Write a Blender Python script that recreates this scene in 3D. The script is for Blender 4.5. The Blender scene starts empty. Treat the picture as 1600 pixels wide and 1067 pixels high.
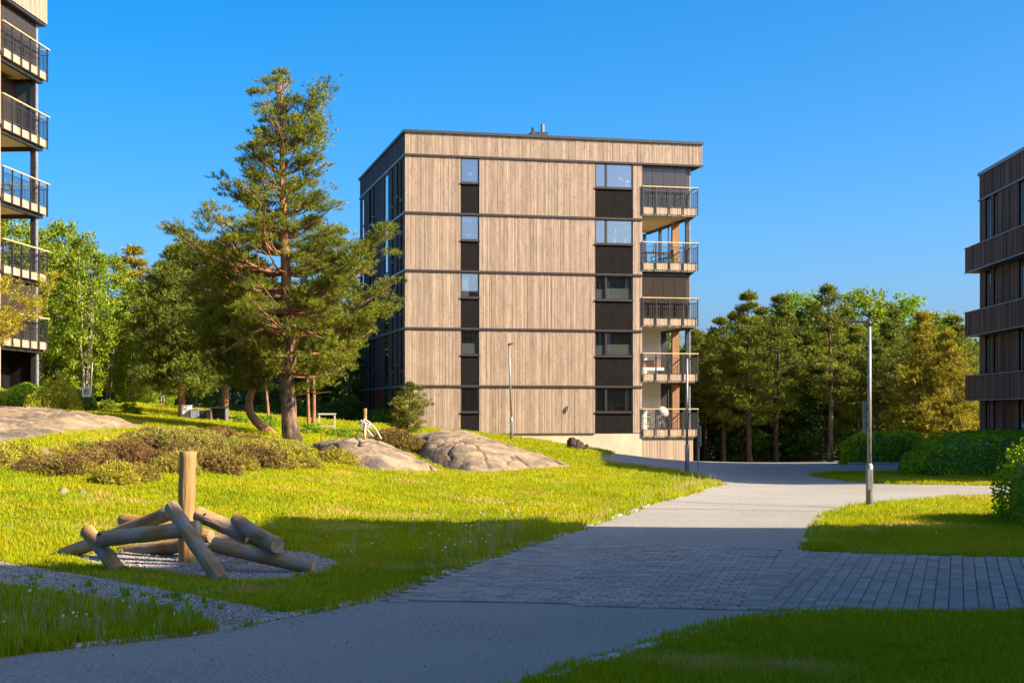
import bpy, math, random, numpy as np
from mathutils import Vector, Matrix, geometry, Quaternion
R = math.radians
C = bpy.context.scene.collection
S = bpy.context.scene

# ------------------------------------------------------------------ camera, light, exposure
F = 2400.0; HV = 645.0; CAMZ = 1.7            # focal length in photo pixels, horizon row, eye height
cam = bpy.data.cameras.new('camera'); camo = bpy.data.objects.new('camera', cam); C.objects.link(camo)
camo.location = (0, 0, CAMZ); camo.rotation_euler = (R(90), 0, 0)
cam.sensor_width = 36; cam.lens = F / 1600 * 36; cam.shift_y = (HV - 533.5) / 1600
cam.clip_end = 5000; cam.clip_start = .1
S.camera = camo
SUN_AZ = Vector((.94, -.34)); SUN_EL = R(34)
w = bpy.data.worlds.new('World'); S.world = w; w.use_nodes = True
nt = w.node_tree; nt.nodes.clear()
sky = nt.nodes.new('ShaderNodeTexSky'); sky.sky_type = 'NISHITA'; sky.sun_disc = False
sky.sun_elevation = SUN_EL; sky.sun_rotation = math.atan2(SUN_AZ.x, SUN_AZ.y)
sky.altitude = 0; sky.air_density = 0.6; sky.dust_density = 3; sky.ozone_density = 4.4
hs = nt.nodes.new('ShaderNodeHueSaturation'); hs.inputs['Hue'].default_value = .492; hs.inputs['Saturation'].default_value = 1.40
bg = nt.nodes.new('ShaderNodeBackground'); bg.inputs[1].default_value = .094
wo = nt.nodes.new('ShaderNodeOutputWorld')
nt.links.new(sky.outputs[0], hs.inputs['Color']); nt.links.new(hs.outputs[0], bg.inputs[0]); nt.links.new(bg.outputs[0], wo.inputs[0])
sl = bpy.data.lights.new('sun', 'SUN'); sl.energy = 4.7; sl.angle = R(.5); sl.color = (1, .82, .60)
so = bpy.data.objects.new('sun', sl); C.objects.link(so)
trav = Vector((-SUN_AZ.x * math.cos(SUN_EL), -SUN_AZ.y * math.cos(SUN_EL), -math.sin(SUN_EL)))
so.rotation_euler = trav.to_track_quat('-Z', 'Y').to_euler(); so.location = (30, -10, 40)
S.view_settings.view_transform = 'Standard'; S.view_settings.look = 'None'
S.view_settings.exposure = 1.7; S.view_settings.gamma = 1; S.view_settings.use_curve_mapping = False

# ------------------------------------------------------------------ helpers
def tag(o, label=None, cat=None, group=None, kind=None):
    if label: o['label'] = label
    if cat: o['category'] = cat
    if group: o['group'] = group
    if kind: o['kind'] = kind
    return o
def empty(name, loc=(0, 0, 0), rz=0, label=None, cat=None, group=None):
    o = bpy.data.objects.new(name, None); C.objects.link(o); o.location = loc; o.rotation_euler = (0, 0, rz)
    o.empty_display_size = .2
    return tag(o, label, cat, group)
def link(name, me, m=None, parent=None, loc=None):
    if m is not None and not me.materials: me.materials.append(m)
    o = bpy.data.objects.new(name, me); C.objects.link(o)
    if parent: o.parent = parent
    if loc is not None: o.location = loc
    return o
def dup(o, parent=None):
    c = o.copy(); C.objects.link(c); c.parent = parent
    for ch in list(o.children): dup(ch, c)
    return c
def mesh_np(name, v, f, smooth=False):
    """v: (n,3); f: (m,k) faces all with k corners"""
    v = np.asarray(v, dtype=np.float32); f = np.asarray(f, dtype=np.int32)
    me = bpy.data.meshes.new(name); k = f.shape[1]
    me.vertices.add(len(v)); me.vertices.foreach_set('co', v.ravel())
    me.loops.add(f.size); me.loops.foreach_set('vertex_index', f.ravel())
    me.polygons.add(len(f)); me.polygons.foreach_set('loop_start', np.arange(len(f), dtype=np.int32) * k)
    me.polygons.foreach_set('use_smooth', np.full(len(f), smooth))
    me.update(calc_edges=True); me.validate()
    return me
class MB:
    def __init__(s): s.v = []; s.f = []; s.smooth = False
    def box(s, x0, y0, z0, x1, y1, z1):
        b = len(s.v)
        s.v += [(x0, y0, z0), (x1, y0, z0), (x1, y1, z0), (x0, y1, z0), (x0, y0, z1), (x1, y0, z1), (x1, y1, z1), (x0, y1, z1)]
        s.f += [(b, b+3, b+2, b+1), (b+4, b+5, b+6, b+7), (b, b+1, b+5, b+4), (b+1, b+2, b+6, b+5), (b+2, b+3, b+7, b+6), (b+3, b, b+4, b+7)]
        return s
    def loft(s, pts, rad, n=8, cap=True, jit=None):
        pts = [Vector(p) for p in pts]; rings = []; ref = Vector((.13, .31, .94))
        for i, p in enumerate(pts):
            d = (pts[min(i+1, len(pts)-1)] - pts[max(i-1, 0)]).normalized()
            if abs(d.dot(ref)) > .95: ref = Vector((1, .1, .05))
            a = d.cross(ref).normalized(); b = d.cross(a)
            ring = []
            for k in range(n):
                t = 2*math.pi*k/n; r = rad[i] * (1 + (jit() if jit else 0))
                ring.append(len(s.v)); s.v.append(tuple(p + (a*math.cos(t) + b*math.sin(t)) * r))
            rings.append(ring)
        for i in range(len(rings)-1):
            for k in range(n):
                s.f.append((rings[i][k], rings[i][(k+1) % n], rings[i+1][(k+1) % n], rings[i+1][k]))
        if cap: s.f.append(tuple(rings[0][::-1])); s.f.append(tuple(rings[-1]))
        return s
    def tube(s, p, q, r, n=8): return s.loft([p, q], [r, r], n)
    def prism(s, poly, z0, z1):
        b = len(s.v); n = len(poly)
        s.v += [(x, y, z0) for x, y in poly] + [(x, y, z1) for x, y in poly]
        s.f.append(tuple(range(b+n-1, b-1, -1))); s.f.append(tuple(range(b+n, b+2*n)))
        for k in range(n): s.f.append((b+k, b+(k+1) % n, b+n+(k+1) % n, b+n+k))
        return s
    def mesh(s, name, smooth=False):
        me = bpy.data.meshes.new(name); me.from_pydata(s.v, [], s.f); me.update()
        if smooth: me.polygons.foreach_set('use_smooth', [len(p.vertices) < 5 for p in me.polygons])
        return me
    def build(s, name, m, parent=None, smooth=False, bevel=0):
        o = link(name, s.mesh(name, smooth), m, parent)
        if bevel:
            b = o.modifiers.new('bevel', 'BEVEL'); b.width = bevel; b.segments = 2; b.limit_method = 'ANGLE'
        return o
def box(name, m, parent, *a, bevel=0): return MB().box(*a).build(name, m, parent, bevel=bevel)

# ------------------------------------------------------------------ materials
def mat(name, c1, c2=None, scale=5, rough=.7, bump=0, bscale=None, stretch=(1, 1, 1), island=0, metal=0, spec=.3, detail=6,
        c3=None, scale3=1, f3=(.5, .65), world=False, trans=0, lo=.35, hi=.65, knots=0, objrand=0, hue=0, bdist=.02):
    m = bpy.data.materials.new(name); m.use_nodes = True; t = m.node_tree; N = t.nodes; L = t.links
    p = N['Principled BSDF']; out = N['Material Output']
    p.inputs['Roughness'].default_value = rough; p.inputs['Metallic'].default_value = metal
    p.inputs['Specular IOR Level'].default_value = spec
    if world:
        g = N.new('ShaderNodeNewGeometry'); src = g.outputs['Position']
    else:
        g = N.new('ShaderNodeTexCoord'); src = g.outputs['Object']
    mp = N.new('ShaderNodeMapping'); mp.inputs['Scale'].default_value = stretch; L.new(src, mp.inputs['Vector'])
    def rgb(c):
        n = N.new('ShaderNodeRGB'); n.outputs[0].default_value = (*c, 1); return n.outputs[0]
    def mix(f, a, b, mode='MIX'):
        n = N.new('ShaderNodeMix'); n.data_type = 'RGBA'; n.blend_type = mode
        if isinstance(f, (int, float)): n.inputs[0].default_value = f
        else: L.new(f, n.inputs[0])
        L.new(a, n.inputs[6]); L.new(b, n.inputs[7]); return n.outputs[2]
    def noise(vec, sc, det=detail):
        n = N.new('ShaderNodeTexNoise'); n.inputs['Scale'].default_value = sc; n.inputs['Detail'].default_value = det
        L.new(vec, n.inputs['Vector']); return n.outputs[0]
    def mr(x, a, b, c=0, d=1):
        n = N.new('ShaderNodeMapRange'); n.inputs[1].default_value = a; n.inputs[2].default_value = b
        n.inputs[3].default_value = c; n.inputs[4].default_value = d; L.new(x, n.inputs[0]); return n.outputs[0]
    col = rgb(c1)
    if c2: col = mix(mr(noise(mp.outputs[0], scale), lo, hi), rgb(c1), rgb(c2))
    if c3: col = mix(mr(noise(src, scale3, 4), *f3), col, rgb(c3))
    if island or objrand or hue:
        if objrand:
            oi = N.new('ShaderNodeObjectInfo'); rnd = oi.outputs['Random']; amt = objrand
        else:
            g2 = N.new('ShaderNodeNewGeometry'); rnd = g2.outputs['Random Per Island']; amt = island
        h = N.new('ShaderNodeHueSaturation'); L.new(col, h.inputs['Color'])
        L.new(mr(rnd, 0, 1, 1-amt, 1+amt), h.inputs['Value'])
        if hue: L.new(mr(rnd, 0, 1, .5-hue, .5+hue), h.inputs['Hue'])
        col = h.outputs[0]
    if knots:
        vo = N.new('ShaderNodeTexVoronoi'); vo.inputs['Scale'].default_value = knots
        ms = N.new('ShaderNodeMapping'); ms.inputs['Scale'].default_value = (1.4, 1.4, .8); L.new(src, ms.inputs[0]); L.new(ms.outputs[0], vo.inputs['Vector'])
        k = mr(vo.outputs['Distance'], .12, .27, .45, 0)
        col = mix(k, col, rgb(tuple(x*.3 for x in c1)))
    L.new(col, p.inputs['Base Color'])
    if bump:
        b = N.new('ShaderNodeBump'); b.inputs['Strength'].default_value = bump; b.inputs['Distance'].default_value = bdist
        L.new(noise(mp.outputs[0], bscale or scale*3), b.inputs['Height']); L.new(b.outputs[0], p.inputs['Normal'])
    if trans:
        tr = N.new('ShaderNodeBsdfTranslucent'); L.new(col, tr.inputs[0])
        mx = N.new('ShaderNodeMixShader'); mx.inputs[0].default_value = trans
        L.new(p.outputs[0], mx.inputs[1]); L.new(tr.outputs[0], mx.inputs[2]); L.new(mx.outputs[0], out.inputs[0])
    return m
def glass(name, refl, tint, dens, rough=.02, dk=.04):
    """window glass: mirror part, and a see-through part weakened by the tint"""
    m = bpy.data.materials.new(name); m.use_nodes = True; t = m.node_tree; N = t.nodes; L = t.links
    N.remove(N['Principled BSDF']); out = N['Material Output']
    gl = N.new('ShaderNodeBsdfGlossy'); gl.inputs['Roughness'].default_value = rough; gl.inputs[0].default_value = (.85, .9, .95, 1)
    tr = N.new('ShaderNodeBsdfTransparent'); tr.inputs[0].default_value = (*[x for x in tint], 1)
    df = N.new('ShaderNodeBsdfDiffuse'); df.inputs[0].default_value = (*[x*dk for x in tint], 1)
    m1 = N.new('ShaderNodeMixShader'); m1.inputs[0].default_value = dens; L.new(tr.outputs[0], m1.inputs[1]); L.new(df.outputs[0], m1.inputs[2])
    m2 = N.new('ShaderNodeMixShader'); m2.inputs[0].default_value = refl; L.new(m1.outputs[0], m2.inputs[1]); L.new(gl.outputs[0], m2.inputs[2])
    L.new(m2.outputs[0], out.inputs[0]); return m

M = {}
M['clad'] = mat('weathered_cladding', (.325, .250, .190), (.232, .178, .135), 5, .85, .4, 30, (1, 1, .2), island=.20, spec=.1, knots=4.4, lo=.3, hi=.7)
M['clad_dark'] = mat('dark_cladding', (.075, .068, .072), (.045, .042, .048), 4, .75, .5, 30, (1, 1, .08), island=.25)  # boards in one dark tone, darker than the front cladding
M['clad_brown'] = mat('brown_cladding', (.13, .075, .05), (.06, .038, .03), 5, .75, .5, 30, (1, 1, .06), island=.55)  # boards in a dark brown tone
M['fascia'] = mat('fascia_boards', (.35, .27, .19), (.28, .215, .15), 4, .8, .3, 30, (1, 1, .1), island=.12)
M['core'] = mat('dark_backing', (.02, .018, .017), rough=.9)
M['metal_brown'] = mat('brown_metal_flashing', (.040, .028, .022), (.028, .020, .017), 8, .5, spec=.3)
M['metal_black'] = mat('black_painted_metal', (.016, .016, .018), (.03, .03, .033), 9, .45, spec=.5)
M['metal_grey'] = mat('grey_zinc_cap', (.13, .15, .17), (.2, .22, .24), 6, .4, spec=.5)
M['panel'] = mat('anthracite_panel', (.012, .010, .010), (.008, .0075, .0075), 3, .6, spec=.04)
M['frame'] = mat('window_frame_paint', (.018, .017, .018), rough=.4, spec=.5)
M['conc'] = mat('pale_concrete', (.42, .37, .27), (.34, .30, .22), 1.2, .9, .3, 20, c3=(.33, .29, .22), scale3=.8, f3=(.52, .75))
M['soffit'] = mat('pale_soffit', (.50, .42, .26), (.42, .36, .22), 2, .8)
M['white'] = mat('white_paint', (.68, .68, .60), (.6, .6, .54), 2, .6)
M['rail_wood'] = mat('handrail_wood', (.55, .40, .22), (.45, .32, .18), 6, .6)
M['col_wood'] = mat('orange_wood_column', (.25, .14, .075), (.18, .10, .055), 6, .7, .3, 30, (1, 1, .1), island=.1)
M['glass'] = glass('reflective_window_glass', .25, (.72, .76, .76), .15)
M['glass_tint'] = glass('brown_tinted_glazing', .05, (.45, .38, .31), .55, .05, .15)
M['glass_clear'] = glass('stairwell_glass', .80, (.3, .35, .38), .6)
M['curtain'] = mat('curtain_fabric', (.6, .62, .6), (.7, .7, .68), 30, .9, stretch=(1, 1, .02))
M['red'] = mat('red_panel', (.30, .035, .018), (.22, .03, .015), 5, .5)
M['galv'] = mat('galvanised_steel', (.25, .25, .245), (.19, .19, .19), 12, .5, metal=.45, spec=.5)
M['sign_white'] = mat('white_sign_face', (.75, .73, .68), rough=.5)
M['blackpaint'] = mat('black_print', (.01, .01, .01), rough=.6)
M['blue'] = mat('blue_sign_face', (.02, .09, .22), rough=.5)
M['bark_two'] = mat('pine_bark_flaking_to_orange', (.20, .125, .08), (.06, .04, .03), 5, .95, 1.0, 7, (1, 1, .35), lo=.42, hi=.58, bdist=.06)
M['log'] = mat('weathered_log', (.42, .24, .10), (.22, .125, .055), 9, .85, 1.0, 26, (.10, 1, 1), c3=(.29, .24, .18), scale3=3.2, f3=(.46, .66), spec=.1, bdist=.02, lo=.36, hi=.64)
M['log_end'] = mat('sawn_log_end', (.46, .35, .22), (.30, .21, .13), 9, .85, .3)
M['post'] = mat('round_post_wood', (.38, .235, .09), (.22, .13, .05), 9, .8, .8, 26, (.08, 1, 1), lo=.34, hi=.66)
M['bark_hi'] = mat('orange_pine_bark', (.30, .14, .06), (.16, .085, .05), 6, .9, .8, 14, (1, 1, .5))
M['bark'] = mat('grey_brown_bark', (.20, .125, .08), (.06, .04, .03), 5, .95, 1.0, 7, (1, 1, .35), lo=.42, hi=.58, bdist=.06)
M['bark_pale'] = mat('pale_birch_bark', (.40, .34, .25), (.15, .12, .09), 5, .9, .4, 10, (1, 1, 2.5))
M['bark_dk'] = mat('dark_forest_bark', (.13, .08, .055), (.05, .035, .03), 5, .95, .6)
M['needle'] = mat('pine_needles', (.22, .235, .016), (.09, .115, .018), 1.1, .6, spec=.15, island=.45, trans=.25, hue=.02)
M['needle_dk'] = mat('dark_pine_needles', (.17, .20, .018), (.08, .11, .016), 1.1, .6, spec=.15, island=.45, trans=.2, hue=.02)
M['needle_ye'] = mat('yellowish_pine_needles', (.36, .30, .022), (.22, .19, .018), .8, .6, spec=.15, island=.4, trans=.25, hue=.02)  # yellowish tone for the golden and brownish pines
M['leaf'] = mat('birch_leaves', (.25, .31, .012), (.14, .20, .012), .7, .5, spec=.2, island=.35, trans=.4, hue=.025)
M['leaf_lt'] = mat('light_maple_leaves', (.22, .34, .014), (.15, .25, .012), .7, .5, spec=.2, island=.35, trans=.45, hue=.02)
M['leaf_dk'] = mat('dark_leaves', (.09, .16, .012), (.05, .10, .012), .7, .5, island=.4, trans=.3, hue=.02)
M['hedge'] = mat('hedge_leaves', (.30, .42, .008), (.18, .28, .008), 2, .6, island=.4, trans=.3, hue=.02, spec=.08)
M['yshrub'] = mat('yellow_green_shrub_leaves', (.38, .38, .015), (.25, .29, .015), 2, .5, island=.3, trans=.4, hue=.02)
M['heather'] = mat('heather_twigs', (.21, .15, .035), (.17, .085, .03), .8, .8, island=.45, trans=.2, hue=.015, world=True, lo=.42, hi=.58, c3=(.36, .31, .03), scale3=.5, f3=(.48, .62))
M['heather_y'] = mat('golden_heather_twigs', (.36, .32, .03), (.24, .19, .035), .9, .8, island=.45, trans=.2, hue=.02, world=True, lo=.42, hi=.58, c3=(.20, .24, .02), scale3=.6, f3=(.48, .6))
M['blossom'] = mat('gorse_like_shoots', (.34, .30, .05), (.24, .22, .04), 2, .7, island=.3, trans=.3)
M['grass'] = mat('lawn_blades', (.22, .24, .003), (.34, .29, .004), .35, .6, spec=.12, island=.34, trans=.4, hue=.015, world=True, c3=(.42, .29, .07), scale3=.55, f3=(.55, .68))
M['grass_dk'] = mat('greener_lawn_blades', (.20, .30, .005), (.28, .33, .006), .5, .6, spec=.12, island=.3, trans=.35, hue=.015, world=True)  # greener blades, mixed at random through all lawns
M['straw'] = mat('dry_grass_stalks', (.50, .38, .20), (.4, .3, .16), 3, .8, island=.3, trans=.3)
M['soil'] = mat('lawn_soil', (.15, .16, .012), (.24, .19, .03), .5, .95, .6, 40, world=True, c3=(.17, .12, .05), scale3=.35, f3=(.60, .68))
M['asphalt'] = mat('grey_asphalt', (.315, .300, .268), (.178, .170, .152), 38, .9, .8, 60, world=True, c3=(.275, .262, .235), scale3=.35, f3=(.40, .75), lo=.36, hi=.60, spec=.1)
M['joint'] = mat('paver_joint_sand', (.17, .15, .135), (.11, .10, .09), 60, .95, .5)
M['paver'] = mat('grey_concrete_paver', (.275, .262, .235), (.20, .19, .17), 30, .85, .4, 120, objrand=.17, world=True, spec=.1)
M['paver_red'] = mat('reddish_concrete_paver', (.29, .255, .22), (.21, .19, .165), 30, .85, .4, 120, objrand=.2, world=True)
M['kerb'] = mat('granite_sett', (.33, .33, .33), (.22, .225, .23), 25, .8, .5, objrand=.25)
M['gravel'] = mat('gravel_bed', (.20, .175, .15), (.10, .09, .085), 45, .95, 1.0, 60, world=True)
M['pebble'] = mat('gravel_pebbles', (.27, .25, .235), (.17, .16, .15), 8, .8, island=.0, objrand=.45)
M['rock'] = mat('smooth_granite', (.265, .195, .12), (.15, .11, .07), 1.6, .9, 1.0, 7, world=True, c3=(.085, .07, .055), scale3=1.1, f3=(.50, .64), lo=.35, hi=.65, bdist=.06)
M['stump'] = mat('charred_stump', (.018, .015, .012), (.07, .05, .035), 6, .95, .8, 12, (1, 1, .3))
M['plastic'] = mat('grey_bin_plastic', (.25, .27, .29), (.2, .21, .23), 5, .5)
M['plastic_dk'] = mat('dark_bin_plastic', (.05, .055, .06), rough=.5)
M['furn'] = mat('dark_garden_furniture', (.03, .028, .026), rough=.6)
M['furn_pale'] = mat('pale_garden_furniture', (.4, .36, .3), rough=.7)
M['petal'] = mat('white_dandelion_heads', (.75, .74, .68), rough=.8, trans=.4)
M['terra'] = mat('terracotta', (.35, .12, .06), rough=.8)
M['tyre'] = mat('black_rubber', (.012, .012, .012), rough=.7)
M['floor'] = mat('forest_floor', (.07, .055, .025), (.045, .05, .015), 1.2, .95, .8, 12, world=True)

_t = M['bark_two'].node_tree; _p = _t.nodes['Principled BSDF']; _src = _p.inputs['Base Color'].links[0].from_socket
_tc = _t.nodes.new('ShaderNodeTexCoord'); _sx = _t.nodes.new('ShaderNodeSeparateXYZ'); _t.links.new(_tc.outputs['Object'], _sx.inputs[0])
_mr = _t.nodes.new('ShaderNodeMapRange'); _mr.inputs[1].default_value = 2.6; _mr.inputs[2].default_value = 5.5; _t.links.new(_sx.outputs[2], _mr.inputs[0])
_mx = _t.nodes.new('ShaderNodeMix'); _mx.data_type = 'RGBA'; _mx.inputs[7].default_value = (.34, .16, .065, 1)
_t.links.new(_mr.outputs[0], _mx.inputs[0]); _t.links.new(_src, _mx.inputs[6]); _t.links.new(_mx.outputs[2], _p.inputs['Base Color'])

# ------------------------------------------------------------------ terrain
CP = np.array([
 (-6,8,0),(0,8,0),(6,8,0),(-9,14,0),(0,14,0),(6,14,0),(12,14,0),(0,20,0),(8,20,0),(14,20,.0),(-4,20,0.02),
 (3,28,-.1),(9,28,-.1),(6,36,-.2),(5,44,-.3),(12,44,-.3),(8,53,-.4),(18,53,-.4),(7,65,-.6),(14,65,-.6),(10,78,-.8),(20,78,-.8),(8,95,-1.2),(20,95,-1.2),(35,60,-.4),(35,95,-1.2),
 (-5.5,19,0.02),(-6.4,22,.28),(-7.9,27,.63),(-11,33,.94),(-16,55,1.7),(-20,60,1.85),(-11.3,45,1.33),(-8.7,26,.56),(-6.2,18,.02),(-5.6,27,.41),(-7.7,37,.85),
 (-7,48,.84),(-5,34,.35),(-3.6,24.5,.1),(-3.3,40,.2),(-2.1,25,.06),(-1.75,42,.12),(-2.5,57,.7),(.8,39,.1),(2.8,45,0),(.7,32,.02),
 (2.6,62,.2),(4.7,66,-.3),(5.1,47,-.25),(-6,79,.7),(-2,78,.6),(0,70,.5),(3,77,-.05),(5,80,-.6),(8,82,-.8),(-20,67,2.3),(-14,60,1.55),
 (-14,88,.95),(-8,88,.85),(-20,95,1.5),(-30,95,1.7),(-30,70,2.4),(-30,40,1.6),(-25,20,.8),(-15,15,.15),(-20,130,2),(0,110,0),(0,130,0),(25,130,-1.2),(45,95,-1.5),
 (25,50,-.4),(45,50,-.4),(45,10,0),(-45,10,.8),(-45,130,2),(45,130,-1.5),(20,5,0),(-12,5,0),(0,3,0)], dtype=float)
def _phi(r2): return np.where(r2 > 1e-9, .5 * r2 * np.log(r2 + 1e-12), 0)
_P = CP[:, :2]; _n = len(_P)
_K = _phi(((_P[:, None] - _P[None]) ** 2).sum(-1)) + np.eye(_n) * .5
_A = np.zeros((_n+3, _n+3)); _A[:_n, :_n] = _K; _A[:_n, _n] = 1; _A[:_n, _n+1:] = _P; _A[_n, :_n] = 1; _A[_n+1:, :_n] = _P.T
_W = np.linalg.solve(_A, np.r_[CP[:, 2], 0, 0, 0])
def TZ(x, y):
    x = np.clip(np.atleast_1d(np.asarray(x, float)), -45, 45); y = np.clip(np.atleast_1d(np.asarray(y, float)), 3, 130)
    out = np.empty(len(x))
    for i in range(0, len(x), 20000):
        q = np.c_[x[i:i+20000], y[i:i+20000]]
        out[i:i+20000] = _phi(((q[:, None] - _P[None]) ** 2).sum(-1)) @ _W[:_n] + _W[_n] + q @ _W[_n+1:]
    return out
def tz(x, y): return float(TZ([x], [y])[0])
def at(u, v, D): return Vector(((u-800)/F*D, D, CAMZ - (v-HV)/F*D))
def gnd(u, v):
    """where the sight line through photo pixel u, v meets the ground"""
    D = np.linspace(6, 130, 1500); X = (u-800)/F*D; Z = CAMZ - (v-HV)/F*D
    k = np.nonzero(Z < TZ(X, D))[0]
    d = D[k[0]] if len(k) else 130
    return (float((u-800)/F*d), float(d))
def inpoly(px, py, poly):
    c = np.zeros(len(px), bool); n = len(poly); j = n-1
    for i in range(n):
        xi, yi = poly[i]; xj, yj = poly[j]
        if yi != yj:
            c ^= ((yi > py) != (yj > py)) & (px < (xj-xi)*(py-yi)/(yj-yi) + xi)
        j = i
    return c
def dens(poly, step=.5, closed=True):
    out = []; n = len(poly)
    for i in range(n if closed else n-1):
        a = Vector(poly[i]); b = Vector(poly[(i+1) % n]); k = max(1, int((b-a).length/step))
        out += [tuple(a.lerp(b, t/k)) for t in range(k)]
    if not closed: out.append(tuple(poly[-1]))
    return out
G = lambda *ps: [gnd(*p) for p in ps]
left_edge = G((-40,1032),(120,1014),(330,989),(450,965),(575,941),(620,926),(700,896),(800,862),(850,846),(900,830),(960,809),(1020,788),(1090,770),(1130,757))
asph = [(-8, 2), gnd(-200, 1050)] + left_edge + G((1112,748),(1060,737),(1010,730),(960,724),(930,719)) + [(5.2,79),(5.2,84),(10,86),(10,96),(21,96),(20.5,75),(19.5,66),(26,62),(32,58),(32,30),(32,8),(12,2)]
lawn_a = G((700,1140),(835,1066),(900,1040),(1000,1010),(1100,981),(1190,962),(1260,958),(1400,958),(1600,957),(1900,957)) + [(12, 8), (8, 4), (-1, 5)]
lawn_b = G((1250,862),(1262,845),(1270,830),(1285,808),(1305,797),(1360,788),(1450,781),(1556,775),(1700,771),(1900,770),(2000,800),(2000,878),(1600,873),(1400,868))
lawn_c = G((1265,741),(1290,747),(1330,752),(1400,757),(1560,759),(1760,760)) + [(27, 44), (27, 58)] + [(14.2,57.5),(11.8,56)]
pav_a = G((592,941),(700,897),(800,863),(846,848),(876,848),(1032,850),(1200,858),(1228,861),(1165,954),(1000,950),(840,944))
pav_b = G((1228,861),(1250,862),(1400,868),(1600,873),(2000,878),(2000,957),(1600,957),(1260,958),(1165,955))
gr_path = G((-220,872),(0,880),(60,889),(160,905),(260,923),(340,940),(440,958),(470,965),(330,985),(300,965),(200,948),(100,930),(0,915),(-220,905))
ctr = (-3.75, 17.0)
_old = [(ctr[0] + 1.75*math.cos(t)*(1+.05*math.sin(3*t)), ctr[1] + 2.05*math.sin(t)*(1+.04*math.cos(5*t))) for t in np.linspace(0, 2*math.pi, 40, endpoint=False)]
gr_patch = G((120,870),(190,864),(300,857),(420,857),(500,868),(530,882),(505,898),(450,908),(385,911),(320,905),(250,895),(190,888),(135,880))
polys = [dens(p, .45) for p in (asph, lawn_a, lawn_b, lawn_c, pav_a, pav_b, gr_path, gr_patch)]
V2 = []; E2 = []
for p in polys:
    b = len(V2); V2 += [Vector(q[:2]) for q in p]; E2 += [(b+i, b+(i+1) % len(p)) for i in range(len(p))]
rng = np.random.default_rng(3)
def grid(x0, x1, y0, y1, st, excl=None):
    xs, ys = np.meshgrid(np.arange(x0, x1, st), np.arange(y0, y1, st)); xs = xs.ravel() + rng.uniform(-.2, .2, xs.size)*st; ys = ys.ravel() + rng.uniform(-.2, .2, ys.size)*st
    if excl: k = ~((xs > excl[0]) & (xs < excl[1]) & (ys > excl[2]) & (ys < excl[3])); xs, ys = xs[k], ys[k]
    return [Vector((a, b)) for a, b in zip(xs, ys)]
V2 += grid(-14, 14, 4, 45, .55) + grid(-46, 46, -40, 140, 1.6, (-14, 14, 4, 45))
V2 += [Vector(p) for p in ((-3000,-3000),(3000,-3000),(3000,3000),(-3000,3000),(0,3000),(0,-3000),(3000,0),(-3000,0))]
_v, _e, _f, *_ = geometry.delaunay_2d_cdt(V2, E2, [], 0, 1e-4)
_v = np.array([(q.x, q.y) for q in _v]); _f = np.array([f for f in _f if len(f) == 3])
cen = _v[_f].mean(1)
IN = [inpoly(cen[:, 0], cen[:, 1], p) for p in (asph, lawn_a, lawn_b, lawn_c, pav_a, pav_b, gr_path, gr_patch)]
reg = np.zeros(len(_f), int)
reg[IN[0]] = 1; reg[IN[6] & ~IN[0]] = 3; reg[IN[7] & ~IN[0]] = 3
lawnmask = IN[1] | IN[2] | IN[3]; reg[lawnmask] = 0
reg[(IN[4] | IN[5]) & ~lawnmask] = 2
far = cen[:, 1] > 86; reg[(reg == 0) & far] = 4
Zv = TZ(_v[:, 0], _v[:, 1]); Zv[np.abs(_v).max(1) > 1000] = -3
for r, (nm, m, dz) in enumerate((('lawn_ground', 'soil', 0), ('asphalt_road', 'asphalt', 0), ('paving_bed', 'joint', 0), ('gravel_ground', 'gravel', 0), ('forest_floor', 'floor', 0))):
    ff = _f[reg == r]; idx, inv = np.unique(ff, return_inverse=True)
    o = link(nm, mesh_np(nm, np.c_[_v[idx], Zv[idx] + dz], inv.reshape(-1, 3), True), M[m]); tag(o, kind='structure')

# lamp shadow across the road is a thin dark strip, laid further down
def inreg(x, y):
    """True where lawn grows"""
    a = inpoly(x, y, asph); l = inpoly(x, y, lawn_a) | inpoly(x, y, lawn_b) | inpoly(x, y, lawn_c)
    g = inpoly(x, y, gr_path) | inpoly(x, y, gr_patch); pv = inpoly(x, y, pav_a) | inpoly(x, y, pav_b)
    return (~a & ~g & ~pv) | (l & ~pv)

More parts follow.
